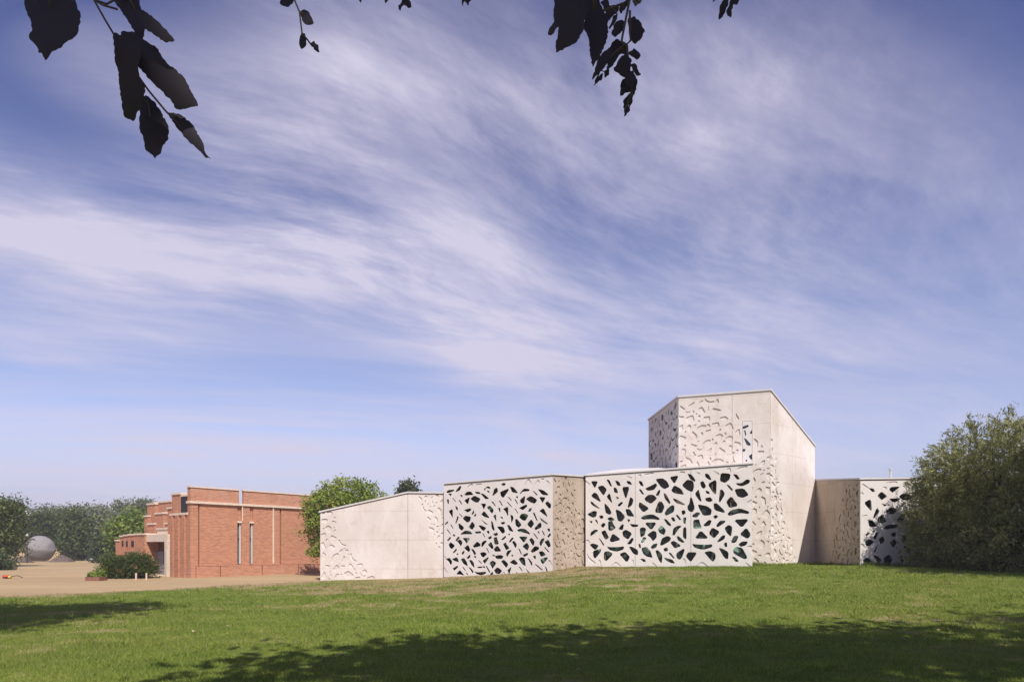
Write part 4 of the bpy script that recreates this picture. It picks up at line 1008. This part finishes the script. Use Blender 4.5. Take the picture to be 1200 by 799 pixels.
hang("45,20 60,-20 115,-15 110,15 85,38|165,75 185,65 205,75 232,135 200,140 175,120|165,205 185,205 190,260 165,282 160,240|222,262 240,250 260,270 268,302 245,290|500,-5 517,-5 513,17|655,-8 682,-8 660,17|740,35 760,15 765,-12 790,-12 805,38 790,45 770,25 752,60|1103,-8 1157,-8 1140,30 1125,10 1117,36",
     2.1, "120,-110 125,0 155,72 170,195 222,262|155,72 175,82|170,195 172,215|80,-60 80,0|510,-60 509,0|670,-60 668,0|780,-60 775,0|1130,-60 1130,0|120,-110 300,-90 510,-60 780,-60 1130,-60", 320, 0, 5.0, .0010, 3)
hang("150,-40 320,-40 290,90 280,160 245,220 150,272 148,230 160,180 165,140 130,188 112,182 120,150 145,120 140,60|330,-30 365,-30 390,60 418,100 418,180 395,260 345,345 335,290 330,200 307,160 310,100",
     1.6, "240,-120 238,-40 235,60|350,-120 348,-20 350,60|240,-120 350,-130 545,-140", 620, 0, 4.615, .0012, 4)
hang("392,20 425,5 435,40 480,30 475,60 430,105 410,90 420,60|450,180 470,130 500,115 515,130 500,165 470,195|540,110 570,100 600,130 618,165 605,195 575,230 555,210 545,150|435,145 455,95 475,80 470,110 440,153|565,0 605,0 600,15 575,33|450,245 475,220 525,250 528,300 485,290 455,350 425,370|345,425 385,310 440,262 440,300 400,370 370,400|352,462 365,425 395,400 390,430|540,290 570,268 598,300 580,320|463,375 500,315 530,308 550,330 535,390 550,410 510,410|550,355 575,350 600,402 580,405|498,515 505,440 560,412 580,440 565,510 540,490|515,580 515,545 540,512 560,520 550,560|517,628 520,590 545,570 540,600|410,420 412,390 430,370 428,400|490,50 510,20 535,0 530,30 500,70|530,400 560,390 575,430 550,470 520,440",
     2.2, "560,-140 545,-5 510,170 500,225 530,250 535,330 545,400 555,500 520,600|545,60 545,180 550,220 525,245|510,20 400,60|520,240 460,290 400,350 360,440|585,-60 585,10|560,-140 585,-60", 620, 0, 4.615, .0014, 5)
hang("1030,100 1035,40 1062,-10 1074,5 1072,30 1050,80|1072,60 1090,10 1100,-10 1130,-10 1120,30 1100,30 1095,88 1080,80|995,10 1010,-12 1040,-12", 2.6,
     "1070,-150 1070,-10 1050,40|1100,-60 1095,40|1070,-100 1100,-60 1020,-70 1020,0|1070,-150 850,-150 600,-140", 620, 0, 4.615, .0009, 6)

def shade_tree(label, base, ells, n, seed, size=.34):
    root = empty('park_tree', base, label, 'tree')
    crown('crown', ells, n, 20, size, .6, 'lf_dark', seed, root, csize=.9, hollow=.15)
    mx_ = max(e[2] for e in ells); tr_ = random.Random(seed)
    trunk(base, mx_, .3, [(e[0], e[1], e[2]) for e in ells], root, seed)
shade_tree('tall park tree standing left of the camera whose shadow falls on the near left lawn', (-11.5, 5.5, 0), [(-7.7, 8.0, 12.3, 2.0, 1.8, 1.0), (-8.7, 5.4, 12.3, 2.5, 2.6, 1.5), (-11, 7, 12.3, 2.5, 2.5, 1.4)], 620, 86)
shade_tree('tall park tree standing right of the camera whose shadow reaches the near right lawn', (18.5, 3.5, 0), [(15.6, 4.0, 11.0, 2.4, 2.2, 2), (18.8, 4.5, 11.0, 3, 2.8, 2.4)], 480, 87)

shade_tree('spreading park tree standing outside the right edge whose shade darkens the foot of the bush', (25, 15.5, 0), [(21.3, 17.4, 11.5, 3.2, 2.1, 2.6), (25.5, 17.4, 11.5, 3.0, 2.1, 2.6)], 900, 88)

# ------------------------------------------------------------ smaller things on the sand
def ball():
    D = 88.0; R = 15.6*D/F; x, y, z = at(46.5, 643, D)
    rng = random.Random(3); bm = bmesh.new()
    bmesh.ops.create_uvsphere(bm, u_segments=40, v_segments=28, radius=R)
    for v in bm.verts:
        c = v.co.normalized(); k = 1
        for (d, lim) in (((-.75, -.3, .55), .90), ((.95, -.1, .1), .93), ((.75, -.45, .52), .95), ((0, 0, -1), .88), ((-.95, -.2, -.3), .95), ((.1, -.2, .97), .97)):
            dd_ = c.dot(Vector(d).normalized())
            if dd_ > lim: k = min(k, lim/dd_)
        k *= 1+.008*math.sin(c.z*9+c.x*4)
        if c.x < -.72 and c.z > .25 and abs(c.z-.52) < .12: k *= .93
        v.co = c*R*k
    me = bpy.data.meshes.new('ball_sculpture'); bm.to_mesh(me); bm.free()
    me.polygons.foreach_set('use_smooth', [True]*len(me.polygons))
    m, nt, b = newmat('weathered_stone_shaded_below'); geo = nd(nt, 'ShaderNodeNewGeometry'); P = geo.outputs['Position']
    sep = nd(nt, 'ShaderNodeSeparateXYZ'); nt.links.new(P, sep.inputs[0])
    n = nz(nt, P, 1.2, 6, .6); h = mrange(nt, mth(nt, 'ADD', sep.outputs[2], mth(nt, 'MULTIPLY', n, .3)), 1.5, 1.62)  # lower half darkened in the colour to imitate the ball's shading
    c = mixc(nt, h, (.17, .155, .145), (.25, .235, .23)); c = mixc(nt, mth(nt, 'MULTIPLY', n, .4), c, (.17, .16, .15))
    nt.links.new(c, b.inputs['Base Color']); b.inputs['Roughness'].default_value = .9
    me.materials.append(m); o = bpy.data.objects.new('ball_sculpture', me); COL.objects.link(o); o.location = (x, y, z)
    tag(o, 'large grey faceted ball sculpture standing at the far edge of the sand', 'sculpture')
ball()
def mound(name, label, cat, px0, px1, vt, vb, D, mat, seed):
    rng = np.random.default_rng(seed); x0, x1 = at(px0, 0, D)[0], at(px1, 0, D)[0]; hgt = at(0, vt, D)[2]
    n = 26; u = np.linspace(0, 1, n); v = np.linspace(0, 1, 12); U, Vv = np.meshgrid(u, v)
    Z = (np.sin(U*math.pi)**.7)*(np.sin(Vv*math.pi)**.8)*hgt*(0.75+.4*rng.random(U.shape))-.05
    V = np.stack([x0+(x1-x0)*U, D+(Vv-.5)*2.5, Z], -1).reshape(-1, 3); idx = np.arange(n*12).reshape(12, n)
    Fc = np.stack([idx[:-1, :-1], idx[:-1, 1:], idx[1:, 1:], idx[1:, :-1]], -1).reshape(-1, 4)
    tag(fastmesh(name, V, Fc, M[mat], smooth=True), label, cat)
M['earth'] = simple('dark_earth', (.12, .09, .07), .95, .3, 3)
mound('earth_heap', 'dark heap of earth lying right of the grey ball', 'heap', 62, 84, 650, 656, 84, 'earth', 1)
mound('earth_heap', 'low reddish heap of earth left of the grey ball', 'heap', 18, 34, 651, 656, 80, 'earth', 2)
mound('sandy_bank', 'long bare sandy bank rising behind the grey ball', 'bank', 8, 84, 637, 656, 98, 'sand', 4)
# globe lamp
x, y, z = at(31.8, 626.5, 78)
lp = empty('globe_lamp', (x, y, 0), 'white globe lamp on a thin pole above the grey ball', 'lamp')
MB().tube([(x, y, -.1), (x, y, z-.2)], .05, 6).build('pole', M['dark'], lp)
M['white'] = simple('white_paint', (.75, .73, .72), .5, .04)
bm = bmesh.new(); bmesh.ops.create_icosphere(bm, subdivisions=2, radius=.17)
for v in bm.verts: v.co += Vector((x, y, z))
obj('globe', [v.co.copy() for v in bm.verts], [[v.index for v in f.verts] for f in bm.faces], M['white'], lp, True); bm.free()
# crate of bricks and plants
D = 34.5; x, y, z = at(113, 674, D)
cr = empty('plant_crate', (x, y, 0), 'small reddish crate filled with green plants on the sand', 'crate')
M['redclay'] = simple('red_clay', (.22, .10, .07), .9, .2); M['crate'] = simple('weathered_wood', (.25, .19, .14), .9, .2)
hw = 8.2*D/F; zb = z-.08
for (a, b, c, d) in ((-hw, hw, -.35, -.32), (-hw, hw, .32, .35), (-hw, -hw+.03, -.318, .318), (hw-.03, hw, -.318, .318)):
    MB().box(x+a, x+b, y+c, y+d, 0.0, .20, None).build('side_board', M['redclay'], cr)
MB().box(x-hw+.03, x+hw-.03, y-.31, y+.31, .02, .12).build('soil', M['earth'], cr)
crown('plant', [(x-.17, y, .28, .18, .25, .14), (x+.12, y, .26, .15, .25, .14), (x+.25, y, .34, .06, .2, .2)], 90, 26, .09, .5, 'lf_bright', 5, cr, csize=.10, zmin=.1)
# two wooden stakes
for k, (px, v, lb) in enumerate(((159.6, 675, 'short pale wooden stake in the sand, the left one, directly below the shrub'), (171.7, 674.5, 'short pale wooden stake in the sand right of the shrub, nearer the door'))):
    D = 35.2; x, y, z = at(px, v, D); s = MB().box(x-.03, x+.03, y-.03, y+.03, -.1, .36).build('wooden_stake', M['cap'])
    tag(s, lb, 'stake', 'stakes by the entrance shrub')
# discarded tools by the left shrub
D = 37.0; x, y, z = at(9, 680, D)
tl = empty('garden_tool', (x, y, 0), 'red and yellow garden machine lying on the soil near the left edge', 'machine')
M['red'] = simple('red_plastic', (.55, .07, .03), .4, .1); M['yellow'] = simple('yellow_plastic', (.6, .40, .05), .4, .1)
def rb(name, cx, cy, cz, sx, sy, sz, mat, bev=.03):
    bm = bmesh.new(); bmesh.ops.create_cube(bm, size=1)
    for v in bm.verts: v.co = Vector((v.co.x*sx, v.co.y*sy, v.co.z*sz))
    bmesh.ops.bevel(bm, geom=bm.edges[:], offset=bev, segments=2, affect='EDGES')
    for v in bm.verts: v.co += Vector((cx, cy, cz))
    o = obj(name, [v.co.copy() for v in bm.verts], [[v.index for v in f.verts] for f in bm.faces], mat, tl, True); bm.free(); return o
rb('housing', x-.10, y, .10, .26, .22, .18, M['red']); rb('tank', x+.10, y, .08, .16, .18, .14, M['yellow'])
MB().tube([(x+.15, y, .1), (x+.45, y+.1, .16), (x+.75, y+.1, .05)], .02, 6).build('handle', M['dark'], tl)
MB().tube([(x, y-.12, .06), (x, y+.12, .06)], .07, 10).build('wheel', M['dark'], tl)

def far_car(label, px, v, D, col, wpx):
    x, y, z = at(px, v, D); L = wpx*D/F; h = L*.34
    root = empty('parked_car', (x, y, 0), label, 'car', 'cars parked under the far trees')
    prof = [(-.5, .12), (-.5, .5), (-.36, .58), (-.24, .95), (.12, 1.0), (.30, .62), (.48, .52), (.5, .14)]
    v_ = [(x+a*L, y-.8, b*h) for a, b in prof]+[(x+a*L, y+.8, b*h) for a, b in prof]; n = len(prof)
    f = [list(range(n))[::-1], list(range(n, 2*n))]+[[i, (i+1) % n, (i+1) % n+n, i+n] for i in range(n)]
    obj('body', v_, f, col, root)
    obj('window', [(x+a*L, y-.812, b*h) for a, b in ((-.33, .60), (-.23, .88), (.10, .92), (.24, .62))], [(0, 1, 2, 3)][:1], M['glass'], root)
    for s in (-.3, .3):
        MB().tube([(x+s*L, y-.86, .3), (x+s*L, y-.62, .3)], .31, 14).build('wheel', M['dark'], root)
M['carwhite'] = simple('white_car_paint', (.6, .58, .56), .3, .03); M['carpink'] = simple('faded_pink_paint', (.45, .33, .28), .5, .08)
far_car('small white parked car at the edge of the sand left of the low hedge', 112, 652, 92, M['carwhite'], 15)
far_car('faded pinkish parked car under the far trees', 101, 650, 99, M['carpink'], 17)
# low hedge in front of the trees, left of the entrance wing
D = 72; rt = empty('low_hedge', (at(127, 0, D)[0], D, 0), 'low clipped green hedge left of the brick entrance wing', 'hedge')
crown('foliage', [ell(125, 652, D, 9, 4, 6), ell(133, 652, D, 7, 4, 6)], 110, 36, .14, .5, 'lf_mid', 61, rt, csize=.3, zmin=.0)
MB().tube([(at(127, 0, D)[0], D, -.1), (at(127, 0, D)[0], D, .5)], .04, 5).build('stem', M['bark'], rt)
# far house gable
D = 150; x, y, z = at(29, 600, D); hs = empty('far_house', (x, y, 0), 'tiny pale house gable showing between the far tree tops', 'house')
prof = [(-1.6, -.2), (1.6, -.2), (1.6, z), (0, z+.9), (-1.6, z)]
obj('wall', [(x+a, y, b) for a, b in prof]+[(x+a, y+6, b) for a, b in prof], [[0, 1, 2, 3, 4], [9, 8, 7, 6, 5]]+[[(i+1) % 5, i, i+5, (i+1) % 5+5] for i in range(5)], M['white'], hs)
obj('roof', [(x-1.8, y-.2, z-.05), (x, y-.2, z+1.0), (x+1.8, y-.2, z-.05), (x-1.8, y+6.2, z-.05), (x, y+6.2, z+1.0), (x+1.8, y+6.2, z-.05)], [(0, 1, 4, 3), (1, 2, 5, 4)], M['greydoor'], hs)

def specks():
    rng = np.random.default_rng(12); n = 120; y = 8.5+21*rng.random(n); x = (rng.random(n)*2-1)*.75*y; keep = x > lawn_left(y)+.5
    x, y = x[keep], y[keep]; P = np.stack([x, y, height(x, y)+.045], -1); V = leaves(P, np.tile([1., .3, 0], (len(x), 1)), .055, .6, rng)
    o = fastmesh('fallen_leaves', V, np.arange(len(V)).reshape(-1, 4), M['dryleaf'], col=np.repeat(rng.random(len(x)), 4))
    tag(o, 'scattered dry pale fallen leaves lying in the lawn', 'leaves', kind='stuff')
M['dryleaf'] = leaf_mat('dry_leaf', (.16, .10, .05), (.36, .27, .15), (.5, .42, .3), .1)
specks()
def clods():
    rng = np.random.default_rng(15); n = 2600; y = 22+38*rng.random(n)**1.3; x = -.78*y+rng.random(n)*(.78*y-.22*y)
    keep = x < lawn_left(y)-.1; x, y = x[keep], y[keep]; n = len(x); r = .012+.05*rng.random(n)**4
    ico = [(0, 0, 1), (.9, 0, -.2), (-.4, .8, -.2), (-.4, -.8, -.2)]
    V = np.empty((n, 4, 3))
    for k, c in enumerate(ico):
        V[:, k, 0] = x+r*c[0]*(.8+.5*rng.random(n)); V[:, k, 1] = y+r*c[1]*(.8+.5*rng.random(n)); V[:, k, 2] = r*.6*(c[2]+.2)
    F_ = np.concatenate([np.arange(n)[:, None]*4+np.array(t)[None] for t in ((0, 1, 2), (0, 2, 3), (0, 3, 1))])
    tag(fastmesh('soil_clods', V.reshape(-1, 3), F_, M['sand']), 'small clods and pebbles lying on the dry sandy ground', 'pebbles', kind='stuff')
clods()

mh, nt, b = newmat('haze'); nt.nodes.remove(b); v = nt.nodes.new('ShaderNodeVolumePrincipled')
v.inputs['Color'].default_value = (.9, .88, .95, 1); v.inputs['Density'].default_value = .0008
nt.links.new(v.outputs[0], nt.nodes['Material Output'].inputs['Volume'])
h = MB().box(-2600, 2600, -450, 3600, -1.2, 18.0).build('haze', mh); tag(h, 'thin pale air over the whole park', 'haze', kind='stuff')
